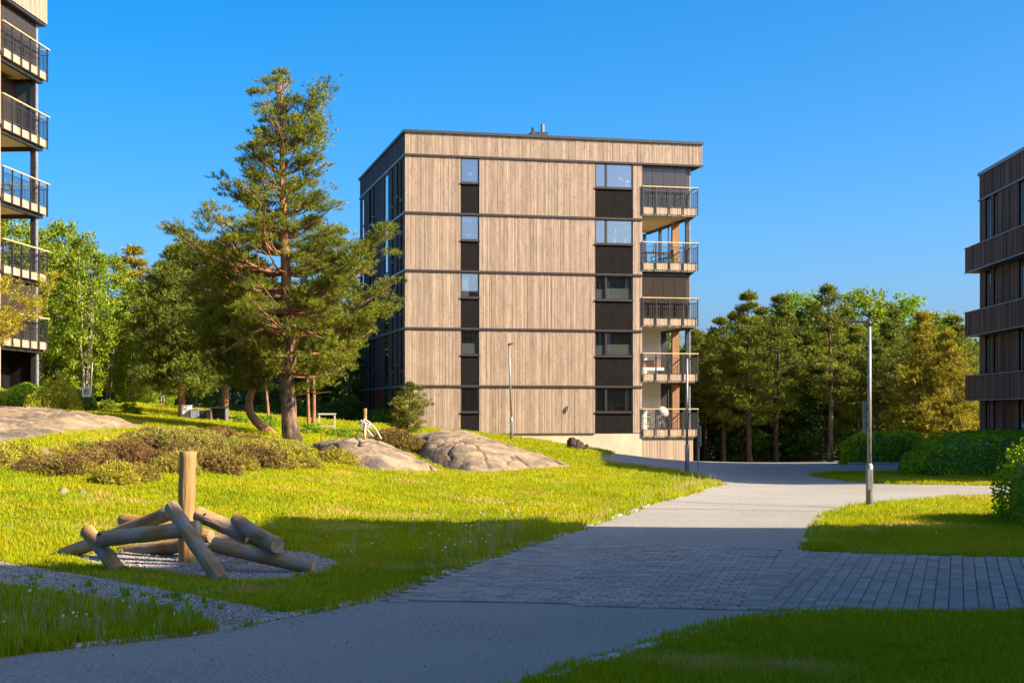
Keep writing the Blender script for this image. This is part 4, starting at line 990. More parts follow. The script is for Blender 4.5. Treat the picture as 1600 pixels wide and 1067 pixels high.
# curved pine to its left
D = 50.5; base = at(432, 684, D); K = D/F
path = ppath([(436,692),(428,681),(408,666),(394,652),(388,640),(390,622),(397,600),(396,575),(393,550),(391,520),(380,480),(362,440),(345,395)], D, base)
path[0].x, path[1].x = path[0].x, path[1].x
zf2 = lambda v: CAMZ-(v-HV)*K - base.z
e2 = [(395,.4,.4),(420,1.3,.8),(450,1.8,1.2),(490,2.0,1.5),(530,2.1,1.3),(570,2.0,.9),(600,1.2,.8),(615,.6,.4)]
ez2 = [zf2(v) for v, _, _ in e2][::-1]
data = pine_mesh(8, path, .165, lambda z: (float(np.interp(z, ez2, [a for _, a, _ in e2][::-1])), float(np.interp(z, ez2, [c for _, _, c in e2][::-1]))), zf2(612), zf2(400), 85, pad=.5, spp=20, nn=12, nl=.14, nw=.024)
add_pine(base, 'pine with a strongly curved orange trunk leaning left of the tallest pine', None, data, 'needle_dk', 'bark_hi')
def simple_pine(u, vb, vt, D, wl_, wr_, crown0, label, seed, r0=.13, m='needle_dk', mb='bark_hi', group=None, nbr=50, jag=.25, lean=0, **kw):
    b = at(u, vb, D); b.z = tz(b.x, b.y) - .05; H = at(u, vt, D).z - b.z
    rg = np.random.default_rng(seed); path = [Vector((lean*H*s + .12*math.sin(s*5+seed)*s, 0, H*s)) for s in np.linspace(0, 1, 9)]
    zl = H*crown0; js = rg.uniform(1-jag, 1+jag*.6, 14)
    def env(z):
        f = (z-zl)/(H-zl); w = math.sin(min(1, max(0, .10+f*.9))*math.pi)**.6*(1-.35*f) if f < .55 else (1-f)**.7*1.25
        j = float(np.interp(f, np.linspace(0, 1, 14), js)); return (wl_*w*j, wr_*w*j*float(rg.uniform(.85, 1.1)))
    return add_pine(b, label, group, pine_mesh(seed, path, r0, env, zl, H*.985, nbr, **kw), m, mb)
simple_pine(284, 668, 392, 58, 2.7, 2.5, .14, 'dark bushy pine behind and left of the curved pine', 12, .14, nbr=110, pad=.55, spp=19, nl=.16, nw=.03)
simple_pine(352, 672, 408, 62, 1.9, 1.9, .25, 'dark pine right behind the curved trunk', 13, .13, nbr=52, pad=.5, spp=13, nl=.16, nw=.03)
simple_pine(490, 678, 470, 60, 1.3, 2.0, .46, 'thin straight pine, right one of two side by side', 14, .085, 'needle', nbr=34, pad=.42, spp=12, nl=.15, nw=.028)
simple_pine(482, 678, 490, 59, 1.2, 1.5, .48, 'thin straight pine, left one of two side by side', 15, .075, 'needle', nbr=28, pad=.42, spp=12, nl=.15, nw=.028)
simple_pine(420, 664, 500, 66, 1.3, 1.2, .45, 'slim dark pine seen between the curved trunk and the thick trunk', 16, .07, nbr=28, pad=.45, spp=11, nl=.16, nw=.03, lean=-.06)
simple_pine(637, 694, 600, 56, .98, 1.0, .06, 'young bushy pine in front of the building corner', 17, .07, 'needle', 'bark_dk', nbr=46, jag=.12, pad=.22, spp=12, nn=10, nl=.085, nw=.018, shoot=.10, padstep=.2, bare=.15)
# pine reaching in from the left edge
b = Vector((-15.9, 40, tz(-15.9, 40))); path = [Vector((x_, 0, z_)) for x_, z_ in ((0, -.1), (.2, 1.2), (.1, 1.9), (.3, 2.6), (.4, 3.1), (.4, 3.7))]
e3 = [(1.5, 3.0), (1.9, 4.2), (2.3, 3.6), (2.8, 1.8), (3.2, .6)]
add_pine(b, 'pine at the left edge whose broad bough hides part of the balconies', None, pine_mesh(31, path, .17, lambda z: (float(np.interp(z, [a for a, _ in e3], [c for _, c in e3])),)*2, 1.5, 3.1, 50, pad=.36, spp=15, nn=11, nl=.11, nw=.02, padstep=.26, bare=.3), 'needle_ye', 'bark')

# ---- far pines, three shapes
def proto_pine(seed, H=11.0, W=2.4, crown0=.34, nbr=52, **kw):
    rg = np.random.default_rng(seed); path = [Vector((.15*math.sin(s*4+seed), .1*math.cos(s*3), H*s)) for s in np.linspace(0, 1, 9)]
    js = rg.uniform(.62, 1.2, 12); zl = H*crown0
    def env(z):
        f = (z-zl)/(H-zl); w = (.60+1.1*f if f < .3 else .93*((1-f)/.7)**1.0)
        return (W*w*float(np.interp(f, np.linspace(0, 1, 12), js)), W*w*float(np.interp(f, np.linspace(0, 1, 12), js[::-1])))
    a = dict(whorl=.75, pad=.55, spp=13, nn=9, nl=.22, nw=.05, shoot=.22, padstep=.42); a.update(kw)
    tr, br, V = pine_mesh(seed, path, .17, env, zl, H*.985, nbr, **a)
    return tr.mesh('trunk', True), br.mesh('limbs', True), mesh_np('crown', V, np.arange(len(V)).reshape(-1, 3))
PP = [proto_pine(51, W=2.9, crown0=.26, nbr=64), proto_pine(52, W=3.2, crown0=.20, nbr=72), proto_pine(53, W=2.5, crown0=.34, nbr=54), proto_pine(54, H=9, W=3.6, crown0=.06, nbr=84)]
def matcopy(me, m):
    c = me.copy(); c.materials.clear(); c.materials.append(m); return c
PM = {}
def far_pine(x, y, h, k, m, label, group, seed, base=None, wide=1, mb='bark_dk'):
    key = (k, m, mb)
    if key not in PM: PM[key] = (matcopy(PP[k][0], M[mb]), matcopy(PP[k][1], M['bark_dk']), matcopy(PP[k][2], M[m]))
    H = 9 if k == 3 else 11.0; z = tz(x, y) - .1 if base is None else base
    t = empty('pine_tree', (x, y, z), seed*1.7, label, 'pine tree', group); s = h/H; t.scale = (s*wide, s*wide, s)
    for nm, me in zip(('trunk', 'limbs', 'crown'), PM[key]): link(nm, me, None, t)
    return t
# ---- broadleaf
def leaves(P, size, rg, flat=.3, nrm=None):
    n = len(P); d = unit(rg.normal(size=(n, 3))); q = unit(rg.normal(size=(n, 3)) + (0 if nrm is None else nrm*1.1))
    s = unit(np.cross(d, q)); t = unit(np.cross(s, q)); sz = size*rg.uniform(.6, 1.25, (n, 1))
    a = P - t*sz*.5; b = P + s*sz*.32; c = P + t*sz*.6; e = P - s*sz*.32
    V = np.stack([a, b, c, e], 1).reshape(-1, 3); return V, np.arange(4*n).reshape(-1, 4)
def proto_broad(seed, H=10.0, W=2.3, z0=.25, ncl=150, per=60, leaf=.17, clr=.5, stems=3, pale=False):
    rg = np.random.default_rng(seed); tr = MB(); cl = []
    for s in range(stems):
        a = rg.uniform(0, 6.28); top = Vector((math.cos(a)*W*.45*rg.random(), math.sin(a)*W*.45*rg.random(), H*rg.uniform(.8, .98)))
        pts = [Vector((math.cos(a)*.08*s, math.sin(a)*.08*s, -.2)).lerp(top, f) + Vector((rg.normal()*.05, rg.normal()*.05, 0))*(f > 0) for f in np.linspace(0, 1, 8)]
        tr.loft(pts, [.10*(1-.85*f)*(1.1 if s == 0 else .75) for f in np.linspace(0, 1, 8)], 8)
        for b in range(9):
            f = rg.uniform(.3, .95); p = pts[0].lerp(top, f); az = rg.uniform(0, 6.28); L = W*.75*(1-.5*f)*rg.uniform(.5, 1)
            q = p + Vector((math.cos(az)*L, math.sin(az)*L, L*.75)); tr.loft([p, p.lerp(q, .5)+Vector((0, 0, .05)), q], [.035, .022, .008], 5, cap=False)
    for c in range(ncl):
        f = rg.random()**.85; z = H*(z0 + (1-z0)*f); rad = W*(math.sin(math.pi*min(1, .14+.80*f))**.7)*rg.uniform(.25, 1)**.5
        a = rg.uniform(0, 6.28); cl.append([math.cos(a)*rad, math.sin(a)*rad, z + rg.normal()*.2])
    cl = np.array(cl); u = unit(rg.normal(size=(ncl*per, 3))); P = np.repeat(cl, per, 0) + u*clr*np.array([1, 1, .7])*rg.random((ncl*per, 1))**.5*np.repeat(rg.uniform(.6, 1.25, (ncl, 1)), per, 0)
    V, Fq = leaves(P, leaf, rg); return tr.mesh('trunk', True), mesh_np('crown', V, Fq)
BP = [proto_broad(61, z0=.12, ncl=210), proto_broad(62, W=2.7, z0=.14, ncl=240, stems=2), proto_broad(63, W=1.9, z0=.1, ncl=190, stems=4), proto_broad(64, H=4, W=2.0, z0=.0, ncl=90, leaf=.15, stems=5), proto_broad(65, W=3.0, z0=.02, ncl=260, per=60, leaf=.24, clr=.7, stems=2)]
BM = {}
def far_broad(x, y, h, k, m, label, group, seed, base=None, wide=1, mb='bark_pale', name='birch_tree', cat='tree'):
    key = (k, m, mb)
    if key not in BM: BM[key] = (matcopy(BP[k][0], M[mb]), matcopy(BP[k][1], M[m]))
    H = 4 if k == 3 else 10.0; z = tz(x, y)-.1 if base is None else base
    t = empty(name, (x, y, z), seed*2.1, label, cat, group); s = h/H; t.scale = (s*wide, s*wide, s)
    for nm, me in zip(('trunk', 'crown'), BM[key]): link(nm, me, None, t)
    return t
def ht(u, vt, D):
    x = (u-800)/F*D; return x, D, at(u, vt, D).z - tz(x, D)
# left wood, front row
lw = [(15,345,82,1,'leaf','leafy tree seen through the open balconies at the left edge'),(62,362,84,0,'leaf','light green birch just right of the left building'),(98,352,86,2,'leaf','tall narrow birch, second to the right of the left building'),
      (132,372,80,0,'leaf','bright green birch above the knot sign'),(168,402,84,1,'leaf','round topped birch between the knot sign and the brownish pine'),(212,440,82,2,'leaf','yellow green birch in front of the brownish pine'),(252,462,80,0,'leaf_lt','low light green tree left of the dark pines'),(30,400,92,1,'leaf','leafy tree deep behind the lower left balconies')]
for i, (u, vt, D, k, m, lab) in enumerate(lw):
    x, y, h = ht(u, vt, D); far_broad(x, y, h, k, m, lab, 'broadleaf trees at the edge of the left wood', i+1, wide=.85)
x, y, h = ht(212, 374, 90); far_pine(x, y, h, 1, 'needle_ye', 'brownish pine rising above the birches of the left wood', None, 3)
x, y, h = ht(258, 398, 92); far_pine(x, y, h, 0, 'needle', 'green pine between the brownish pine and the dark pines', None, 4)
rr = random.Random(9)
for i in range(16):
    u = -60 + i*46 + rr.uniform(-14, 14); D = rr.uniform(93, 106); x, y, h = ht(u, rr.uniform(425, 480) if i > 3 else rr.uniform(390, 430), D)
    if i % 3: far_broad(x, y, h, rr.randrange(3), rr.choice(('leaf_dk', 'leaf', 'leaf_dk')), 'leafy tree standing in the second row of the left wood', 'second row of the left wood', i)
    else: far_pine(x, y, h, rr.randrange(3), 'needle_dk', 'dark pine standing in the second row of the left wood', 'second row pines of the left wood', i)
for i in range(15):
    u = -70 + i*47 + rr.uniform(-14, 14); D = rr.uniform(84, 94); x, y, h = ht(u, rr.uniform(590, 622), D)
    if x > -9: D = 97; x, y, h = ht(u, 600, D)
    far_broad(x, y, h, 3, rr.choice(('leaf_dk', 'leaf_dk', 'leaf')), 'leafy undergrowth bush between the trunks of the left wood', 'undergrowth of the left wood', i, wide=1.3, name='bush', cat='bush', mb='bark_dk')
# right wood
rw = [(1088,505,93,2,'needle','pine half hidden behind the balconies, at the left end of the right wood'),(1128,486,91,0,'needle_dk','dark pine just right of the balconies'),(1170,446,89,1,'needle','tall pine with a leaning top, second from the balconies'),
      (1216,450,91,0,'needle_dk','dark pointed pine left of the bright green treetop'),(1296,434,87,2,'needle','tallest pine of the right wood with a clean straight trunk'),(1402,474,92,1,'needle_dk','dark pine behind the arm of the tall street lamp'),
      (1438,488,86,3,'needle_ye','broad golden pine with branches down to the hedge'),(1485,515,84,3,'needle_ye','low golden pine beside the dark right building'),(1370,520,88,1,'needle_dk','dark shaded pine just right of the tall street lamp')]
for i, (u, vt, D, k, m, lab) in enumerate(rw):
    x, y, h = ht(u, vt, D); far_pine(x, y, h, k, m, lab, 'pines at the front of the right wood', i+2, wide=.95, mb='bark_dk' if i != 4 else 'bark')
rw2 = [(1250,462,96,1,'leaf_lt','bright lime green treetop between two dark pines'),(1350,458,99,1,'leaf','pale green willow like tree behind the tall street lamp'),(1420,468,100,0,'leaf_lt','bright green tree above the golden pine'),(1385,476,101,2,'leaf','green tree right of the pale willow like one'),
       (1195,500,98,0,'leaf','green tree filling the gap between the second and third pine'),(1120,530,99,1,'leaf_lt','green tree behind the first pines of the right wood'),(1465,492,99,1,'leaf','green tree behind the low golden pine')]
for i, (u, vt, D, k, m, lab) in enumerate(rw2):
    x, y, h = ht(u, vt, D); far_broad(x, y, h, k, m, lab, 'broadleaf trees of the right wood', i+3)
x, y, h = ht(1492, 484, 98); far_pine(x, y, h, 1, 'needle', 'green pine whose top shows beside the dark right building', None, 6)
for i, (u, vt, D, k) in enumerate(((1105,512,94,0),(1150,478,95,2),(1193,470,94,0),(1237,478,95,1),(1272,462,94,2),(1322,470,94,0),(1340,500,90,1),(1385,492,90,0),(1458,500,93,2),(1502,498,92,0),(1418,500,93,2))):
    x, y, h = ht(u, vt, D); far_pine(x, y, h, k, 'needle_dk' if i % 3 else 'needle', ('slender pine in the second rank of the right wood, left of the tall street lamp' if u < 1350 else 'slender pine in the second rank of the right wood, right of the tall street lamp'), 'second rank pines left of the lamp' if u < 1350 else 'second rank pines right of the lamp', i+20)
for i in range(17):
    u = 1080 + i*32 + rr.uniform(-10, 10); D = rr.uniform(101, 112); x, y, h = ht(u, rr.uniform(505, 540), D)
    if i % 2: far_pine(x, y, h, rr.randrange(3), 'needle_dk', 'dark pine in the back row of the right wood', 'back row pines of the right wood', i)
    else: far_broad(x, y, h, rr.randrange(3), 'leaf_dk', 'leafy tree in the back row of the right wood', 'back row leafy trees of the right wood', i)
for i in range(15):
    u = 1095 + i*30 + rr.uniform(-8, 8); D = rr.uniform(93, 99); x, y, h = ht(u, rr.uniform(615, 668), D)
    far_broad(x, y, h, 3, rr.choice(('leaf_dk', 'leaf_lt', 'leaf_dk', 'leaf')), 'leafy undergrowth bush between the trunks of the right wood', 'undergrowth of the right wood', i, wide=1.2, name='bush', cat='bush', mb='bark_dk')
for i in range(22):
    u = -90 + i*34 + rr.uniform(-8, 8); D = rr.uniform(108, 122); x, y, h = ht(u, rr.uniform(500, 540), D)
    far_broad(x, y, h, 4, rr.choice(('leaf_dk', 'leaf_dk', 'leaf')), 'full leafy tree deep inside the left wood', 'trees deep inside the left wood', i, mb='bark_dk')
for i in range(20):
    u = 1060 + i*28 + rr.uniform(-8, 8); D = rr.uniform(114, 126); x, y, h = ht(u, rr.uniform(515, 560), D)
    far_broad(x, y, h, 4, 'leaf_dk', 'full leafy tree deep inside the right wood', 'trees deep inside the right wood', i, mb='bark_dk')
# trees beyond the main building and off to both sides, seen through the gaps and in the glass
for i in range(12):
    x = -15 + i*3.0 + rr.uniform(-1, 1); y = rr.uniform(112, 122)
    far_broad(x, y, rr.uniform(7, 9), rr.randrange(3), 'leaf', 'leafy tree beyond the central building', 'trees beyond the central building', i)
for i in range(9):
    x = -17 - rr.uniform(0, 8); y = 74 + i*2.0
    if x > -21 and y < 80: continue
    far_broad(x, y, rr.uniform(4.5, 6.5), rr.randrange(3), 'leaf', 'small leafy tree beside the left building', 'small trees beside the left building', i)

# ---- hedges and bushes
def hedge(cx, cy, rx, ry, h, rz, m, label, seed, leaf=.07, n=9000, p=3.2, name='hedge', group=None, cat='hedge', lump=.10):
    from mathutils import noise as mn
    rg = np.random.default_rng(seed); z0 = tz(cx, cy)-.1; t = empty(name, (cx, cy, z0), rz, label, cat, group)
    def surf(u):        # direction -> superellipsoid surface
        q = np.abs(u/np.array([1, 1, 1]))**p; return u/(q.sum(1, keepdims=True)**(1/p))
    u = unit(rg.normal(size=(n, 3))*np.array([rx, ry, h])); u = unit(u/np.array([rx, ry, h])*1.0) if False else unit(rg.normal(size=(n, 3)))
    u[:, 2] = np.abs(u[:, 2]); s = surf(u); P = s*np.array([rx, ry, h])
    lum = np.array([mn.noise(Vector((a*1.3+cx, b*1.3, c*1.3+seed))) for a, b, c in P])[:, None]
    nr = unit(np.sign(s)*np.abs(s)**(p-1)/np.array([rx, ry, h]))
    P = P + nr*(lum*lump*2 + rg.uniform(-.14, .05, (n, 1)))
    V, Fq = leaves(P, leaf, rg, nrm=nr*1.0); link('foliage', mesh_np('foliage', V, Fq), M[m], t)
    nu, nv = 28, 12; cv = []
    for j in range(nv+1):
        for i in range(nu):
            a = 2*math.pi*i/nu; e = math.pi/2*j/nv; cv.append([math.cos(a)*math.cos(e), math.sin(a)*math.cos(e), math.sin(e)])
    cv = surf(np.array(cv)+1e-6)*np.array([rx-.14, ry-.14, h-.12]); idx = np.arange((nv+1)*nu).reshape(nv+1, nu)
    Fc = np.c_[idx[:-1].ravel(), np.roll(idx[:-1], -1, 1).ravel(), np.roll(idx[1:], -1, 1).ravel(), idx[1:].ravel()]
    link('branches', mesh_np('branches', cv, Fc, True), M['leaf_dk'], t); return t
hedge(10.75, 22.9, 2.75, 3.6, 1.80, .12, 'hedge', 'large clipped green hedge at the right edge, nearest one', 1, .065, 34000, 3.6)
hedge(18.6, 51.0, 5.6, 1.8, 1.48, -.03, 'hedge', 'long rounded hedge beyond the side road, below the dark building', 2, .10, 17000, 3.0)
hedge(17.9, 73.2, 2.2, 1.4, 1.60, 0, 'hedge', 'dark hedge by the far road kerb, left of the long rounded one', 3, .13, 7000, 3.4)
hedge(19.2, 61.5, 2.0, 6.0, 1.55, -.03, 'hedge', 'hedge along the foot of the dark right building', 4, .12, 9000, 3.6)
hedge(-12.4, 86.5, 5.6, .9, 1.30, 0, 'leaf_dk', 'low dark hedge behind the pine trunks', 5, .14, 9000, 3.4)
hedge(-6.9, 82.5, .9, 1.6, 1.25, .2, 'leaf_dk', 'dark shrub border along the shaded side of the central building', 6, .13, 4500, 3.0)
hedge(-19.0, 61.2, 2.4, .9, .95, 0, 'leaf_lt', 'bright green hedge at the foot of the left building', 7, .12, 6000, 3.0)
def bushmesh(seed, n, W, H, m, leaf):
    rg = np.random.default_rng(seed); u = unit(rg.normal(size=(n, 3))); u[:, 2] = np.abs(u[:, 2]); cl = u[:60]*rg.uniform(.5, 1, (60, 1))
    P = cl[rg.integers(0, 60, n)] + u*rg.uniform(0, .28, (n, 1)); P = P*np.array([W, W, H]); V, Fq = leaves(P, leaf, rg); me = mesh_np('foliage', V, Fq); me.materials.append(M[m]); return me
BU = [bushmesh(71, 2600, 1, 1, 'yshrub', .10), bushmesh(72, 2600, 1, 1, 'leaf_lt', .11)]
def bush(u, vb, wpx, hpx, D, k, label, group=None, rz=0):
    x = (u-800)/F*D; t = empty('shrub', (x, D, tz(x, D)-.05), rz, label, 'shrub', group); me = BU[k]
    o = link('foliage', me, None, t); o.scale = (wpx/F*D, wpx/F*D*.8, hpx/F*D)
    st = MB(); r = random.Random(int(u))
    for q in range(6):
        a = r.uniform(0, 6.28); st.tube((0, 0, -.05), (math.cos(a)*.5*wpx/F*D, math.sin(a)*.5*wpx/F*D, hpx/F*D*.7), .012, 4)
    st.build('stems', M['bark_pale'], t)
bush(88, 640, 30, 58, 58.5, 0, 'tall yellow green shrub right of the left building corner')
bush(58, 640, 20, 34, 58, 0, 'yellow green shrub against the ground floor post of the left building', rz=1)
bush(118, 642, 16, 34, 58, 0, 'small yellow green shrub left of the knot sign', rz=2)
bush(168, 640, 17, 20, 62, 1, 'low shrub right of the knot sign'); bush(203, 648, 22, 22, 60, 1, 'low green shrub left of the bright grass mound', rz=2)
bush(243, 646, 12, 18, 78, 1, 'small shrub just left of the cabinets', rz=.6)
bush(487, 690, 26, 20, 53, 1, 'bright green leafy shrub right of the thick trunk', rz=1.3); bush(528, 686, 28, 18, 52, 1, 'bright green leafy shrub below the wooden frame'); bush(560, 688, 18, 12, 52, 1, 'low green shrub left of the branch tripod', rz=2)
bush(415, 682, 24, 22, 55, 1, 'light green shrub under the curved trunk', rz=.4); bush(375, 682, 18, 18, 56, 1, 'light green shrub left of the curved trunk', rz=1.9)
# heather
def heath(seed, n, m, up=1.0):
    rg = np.random.default_rng(seed); a = rg.uniform(0, 6.28, n); q = np.sqrt(rg.random(n)); P = np.c_[np.cos(a)*q, np.sin(a)*q, np.zeros(n)]
    top = np.sqrt(np.clip(1-q**2, 0, 1)); P[:, 2] = top*rg.uniform(.15, .95, n)
    A = unit(P*np.array([.8, .8, .4]) + rg.normal(size=(n, 3))*.3 + np.array([0, 0, up])); V = needles(P*np.array([1, 1, .9]), A, 9, .22, .15, .035, rg)
    me = mesh_np('heather', V, np.arange(len(V)).reshape(-1, 3)); me.materials.append(M[m]); return me
HE = [heath(81, 900, 'heather'), heath(82, 900, 'heather_y', 1.3), heath(83, 700, 'blossom', 1.6)]
hl = [(18,722,48,30,0),(65,736,40,26,1),(112,742,36,30,0),(150,738,34,34,1),(182,756,32,34,0),(128,712,34,22,1),(168,716,34,26,0),(205,726,36,34,1),(215,752,30,28,0),(238,735,36,30,0),(272,742,34,32,1),(300,738,34,36,0),(335,742,36,36,1),(322,712,34,26,0),(365,735,34,34,0),(360,706,32,22,1),(395,728,34,36,1),(398,704,30,18,0),(428,733,32,34,0),(455,731,30,30,1),(478,734,24,24,0),(525,727,32,25,1),(245,708,30,26,0),(205,704,26,20,0),(92,716,28,20,0),(430,708,26,20,1),(615,696,30,27,0),(640,708,26,18,1),(600,684,22,18,0),(285,716,30,26,1),(-25,730,46,34,0),(385,692,30,16,0),(345,690,30,18,1),(300,688,30,18,0),(420,695,26,14,0),(262,690,26,16,0),(215,690,28,16,1),(240,680,26,14,0),(290,677,26,12,0),(340,678,26,12,1),(190,700,26,16,0),(460,712,24,18,0),(150,722,30,22,0),(75,716,24,18,0),(545,716,20,14,0)]
for i, (u, vb, wpx, hpx, k) in enumerate(hl):
    D = gnd(u, vb)[1]
    if u > 595: D = 47.5 if u != 600 else 50
    x = (u-800)/F*D; s = 1.12*wpx/F*D
    lab, grp = (('heather clump at the left edge by the low pale stone', 'heather at the left edge') if u < 80 else ('heather clump below the flat outcrop, left of the upright log post', 'heather below the outcrop') if u < 215 else
                ('heather clump right behind the upright log post', 'heather behind the post') if u < 345 else ('heather clump between the upright log post and the small boulder', 'heather by the boulder') if u < 500 else
                ('brownish heather clump between the small boulder and the cracked slab', 'heather by the slab') if u < 590 else ('reddish brown heather in the hollow between the cracked slab and the small pine', 'heather in the hollow'))
    o = link("heather_bush", HE[1 if (i*7) % 5 in (0,) else 0], None, None, (x, D, tz(x, D)-.05 if u < 595 else tz(x, D)+.1)); o.rotation_euler.z = i*1.3; o.scale = (s, s*.9, 1.2*hpx/F*D)
    tag(o, lab, 'heather', grp)
for i, (u, vb, wpx, hpx) in enumerate(((250,706,30,42),(275,712,30,48),(305,712,30,46),(228,704,26,34),(330,704,26,34),(290,728,34,32))):
    D = gnd(u, vb)[1]; x = (u-800)/F*D; s = wpx/F*D
    o = link('blossoming_shrub', HE[2], None, None, (x, D, tz(x, D)-.05)); o.rotation_euler.z = i*1.1; o.scale = (s, s, hpx/F*D)
    tag(o, 'wispy yellow green shrub above the upright log post', 'shrub', 'wispy yellow shrubs')

# ------------------------------------------------------------------ lawns, gravel
rg = np.random.default_rng(17)
def sample(n, r0, r1, pw, amax=.46):
    """points whose density falls with distance; pw: density exponent"""
    e = 2-pw; u = rg.random(n); r = (r0**e + u*(r1**e-r0**e))**(1/e); a = rg.uniform(-amax, amax, n)
    return r*np.sin(a), r*np.cos(a)
X, Y = sample(190000, 8.5, 84, 1.4)
k = inreg(X, Y)
for f in feet: k &= ~inpoly(X, Y, f)
k &= ~((Y > 78) & (X > -7) & (X < 12)) & ~((X < -17) & (Y > 62))
X, Y = X[k], Y[k]; Z = TZ(X, Y); r = np.hypot(X, Y)
n = len(X); sc = (1 + np.clip(r-14, 0, 60)*.022) * rg.uniform(.7, 1.25, n)
hz = sc.copy()
verge = inpoly(X, Y, G((-200,925),(0,925),(120,940),(250,957),(335,980),(300,1010),(-200,1060)))
edge = np.zeros(n, bool)
EP = np.array(dens(left_edge[3:13], .3, False)); 
for i in range(0, n, 20000):
    d2 = ((X[i:i+20000, None]-EP[:, 0])**2 + (Y[i:i+20000, None]-EP[:, 1])**2).min(1); edge[i:i+20000] = d2 < (.5 + .5*rg.random(len(d2)))**2
rgh = inpoly(X, Y, G((640,880),(760,815),(860,815),(840,845),(700,890)))
hz = np.where(verge, hz*rg.uniform(1.2, 2.2, n), hz); hz = np.where(rgh, hz*rg.uniform(1.2, 2.0, n), hz); hz = np.where(edge, hz*rg.uniform(.9, 1.6, n), hz)
from mathutils import noise as _mn
hz = hz*np.array([1 + .45*_mn.noise(Vector((a*.9, b*.6, 0))) + .25*_mn.noise(Vector((a*3, b*2, 5))) for a, b in zip(X, Y)])
near_lawn = (inpoly(X, Y, lawn_a) | inpoly(X, Y, lawn_b))
hz = np.where(near_lawn, hz*1.1, hz)
mound = (X < -2) & (Y > 26)
rz = rg.uniform(0, 6.28, n)
T = [tuft(16, .085, .058, .009, 1, M['grass']), tuft(16, .085, .066, .009, 2, M['grass']), tuft(14, .10, .055, .009, 3, M['grass_dk'])]
ix = rg.integers(0, 3, n)
for q in range(3):
    s_ = ix == q
    scatter('lawn_grass', T[q], np.c_[X, Y, Z][s_], rz[s_], np.c_[sc, sc, hz][s_], seed=q)
# dry tall stalks along the kerb, at the verge and the bank edge
def patch(poly, n):
    P = np.array(poly); a, b = P.min(0), P.max(0); x = rg.uniform(a[0], b[0], n*4); y = rg.uniform(a[1], b[1], n*4); k = inpoly(x, y, poly) & inreg(x, y); return x[k][:n], y[k][:n]
st_ = tuft(5, .05, .30, .006, 7, M['straw'], .35)
xs, ys = [], []
for poly, n_ in ((G((900,822),(1010,780),(1120,757),(1100,772),(960,806),(905,828)), 260), (G((-100,930),(0,928),(120,942),(250,960),(310,985),(280,1005),(-100,1040)), 110), (G((1040,750),(1100,748),(1128,756),(1060,765)), 60), (G((620,905),(760,830),(850,830),(830,850),(700,893)), 120), (G((400,800),(800,800),(800,860),(420,900)), 50)):
    a, b = patch(poly, n_); xs.append(a); ys.append(b)
xs = np.concatenate(xs); ys = np.concatenate(ys); s_ = rg.uniform(.4, 1.0, len(xs))
scatter('dry_grass', st_, np.c_[xs, ys, TZ(xs, ys)], rg.uniform(0, 6.28, len(xs)), np.c_[s_, s_, s_], seed=9)
# dandelion heads
v = []; f = []
ico = [(0,0,1),(.894,0,.447),(.276,.851,.447),(-.724,.526,.447),(-.724,-.526,.447),(.276,-.851,.447),(.724,.526,-.447),(-.276,.851,-.447),(-.894,0,-.447),(-.276,-.851,-.447),(.724,-.526,-.447),(0,0,-1)]
icf = [(0,1,2),(0,2,3),(0,3,4),(0,4,5),(0,5,1),(1,6,2),(2,7,3),(3,8,4),(4,9,5),(5,10,1),(6,7,2),(7,8,3),(8,9,4),(9,10,5),(10,6,1),(11,7,6),(11,8,7),(11,9,8),(11,10,9),(11,6,10)]
dm = mesh_np('dandelion', np.array(ico)*.012 + np.array([0, 0, .19]), np.array(icf)); dm.materials.append(M['petal']); dp = bpy.data.objects.new('dandelion', dm)
xs, ys = [], []
for poly, n_ in ((G((640,880),(740,815),(860,815),(840,845),(700,890)), 55), (G((0,930),(120,942),(250,960),(300,985),(0,1020)), 14), (G((430,830),(800,810),(600,920),(430,930)), 7), (lawn_a, 3), (G((1300,830),(1560,830),(1560,866),(1300,860)), 4)):
    a, b = patch(poly, n_); xs.append(a); ys.append(b)
xs = np.concatenate(xs); ys = np.concatenate(ys); s_ = rg.uniform(.5, 1.1, len(xs))
scatter('dandelions', dp, np.c_[xs, ys, TZ(xs, ys)], rg.uniform(0, 6.28, len(xs)), np.c_[s_, s_, s_], seed=10)
# broad weeds among the grass
wd_ = tuft(9, .05, .16, .035, 12, M['leaf_lt'], .9)
xs, ys = [], []
for poly, n_ in ((G((640,880),(740,815),(860,815),(840,845),(700,890)), 160), (G((-60,930),(120,942),(250,960),(320,985),(0,1020)), 160), (G((120,892),(340,925),(520,900),(560,930),(400,945)), 80), (G((0,895),(200,925),(440,958),(300,975),(0,920)), 40)):
    P = np.array(poly); a, b = P.min(0), P.max(0); x = rg.uniform(a[0], b[0], n_*4); y = rg.uniform(a[1], b[1], n_*4); k = inpoly(x, y, poly) & ~inpoly(x, y, asph); xs.append(x[k][:n_]); ys.append(y[k][:n_])
xs = np.concatenate(xs); ys = np.concatenate(ys); s_ = rg.uniform(.3, .8, len(xs))
scatter('weeds', wd_, np.c_[xs, ys, TZ(xs, ys)], rg.uniform(0, 6.28, len(xs)), np.c_[s_, s_, s_], seed=11)
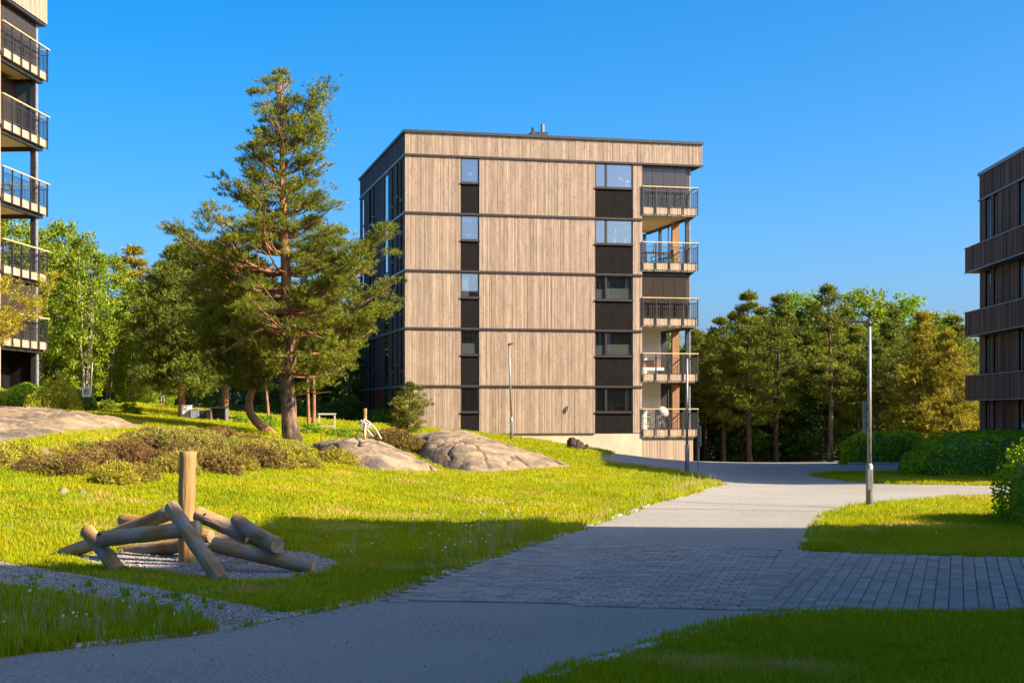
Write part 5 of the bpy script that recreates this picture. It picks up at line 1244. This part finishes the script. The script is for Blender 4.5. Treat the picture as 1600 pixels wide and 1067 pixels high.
# pebbles
pm = mesh_np('pebble', np.array(ico)*np.array([.020, .015, .010])*(1+np.random.default_rng(2).uniform(-.2, .2, (12, 1))), np.array(icf)); pm.materials.append(M['pebble']); pb = bpy.data.objects.new('pebble', pm)
xs, ys = [], []
for poly, n_ in ((gr_path, 26000), (gr_patch, 26000)):
    P = np.array(poly); a, b = P.min(0), P.max(0); x = rg.uniform(a[0], b[0], n_*3); y = rg.uniform(a[1], b[1], n_*3); k = inpoly(x, y, poly) & ~inpoly(x, y, asph) & (np.abs(x/y) < .42); xs.append(x[k][:n_]); ys.append(y[k][:n_])
xs = np.concatenate(xs); ys = np.concatenate(ys); s_ = rg.uniform(.4, 1.35, len(xs))
scatter('gravel', pb, np.c_[xs, ys, TZ(xs, ys)+.004], rg.uniform(0, 6.28, len(xs)), np.c_[s_, s_, s_], tilt=.8, seed=12)
# sparse grass creeping over the gravel edges and litter under the trees
x, y = rg.uniform(-7, 0, 9000), rg.uniform(12, 20, 9000); k = (inpoly(x, y, gr_path)) & ~inpoly(x, y, asph) & ((rg.random(9000) < .10)); x, y = x[k], y[k]; s_ = rg.uniform(.4, .9, len(x))
scatter('gravel_weeds', T[2], np.c_[x, y, TZ(x, y)], rg.uniform(0, 6.28, len(x)), np.c_[s_, s_, s_], seed=13)
# grit and crumbs lying on the asphalt and pavers, thicker towards the edges
x, y = sample(5200, 9, 42, 1.5, .40); k = (inpoly(x, y, asph) | inpoly(x, y, pav_b)) & ~inpoly(x, y, lawn_a) & ~inpoly(x, y, lawn_b)
ED = np.array(dens(left_edge[1:13], .4, False) + dens(G((835,1066),(1000,1010),(1190,962),(1260,958)), .4, False)); dd = np.sqrt(((x[:, None]-ED[:, 0])**2 + (y[:, None]-ED[:, 1])**2).min(1))
k &= rg.random(len(x)) < np.exp(-dd/.35) + .10; x, y = x[k], y[k]; s_ = rg.uniform(.15, .55, len(x))
scatter('path_grit', pb, np.c_[x, y, TZ(x, y)+.006], rg.uniform(0, 6.28, len(x)), np.c_[s_, s_, s_], tilt=.8, seed=14)
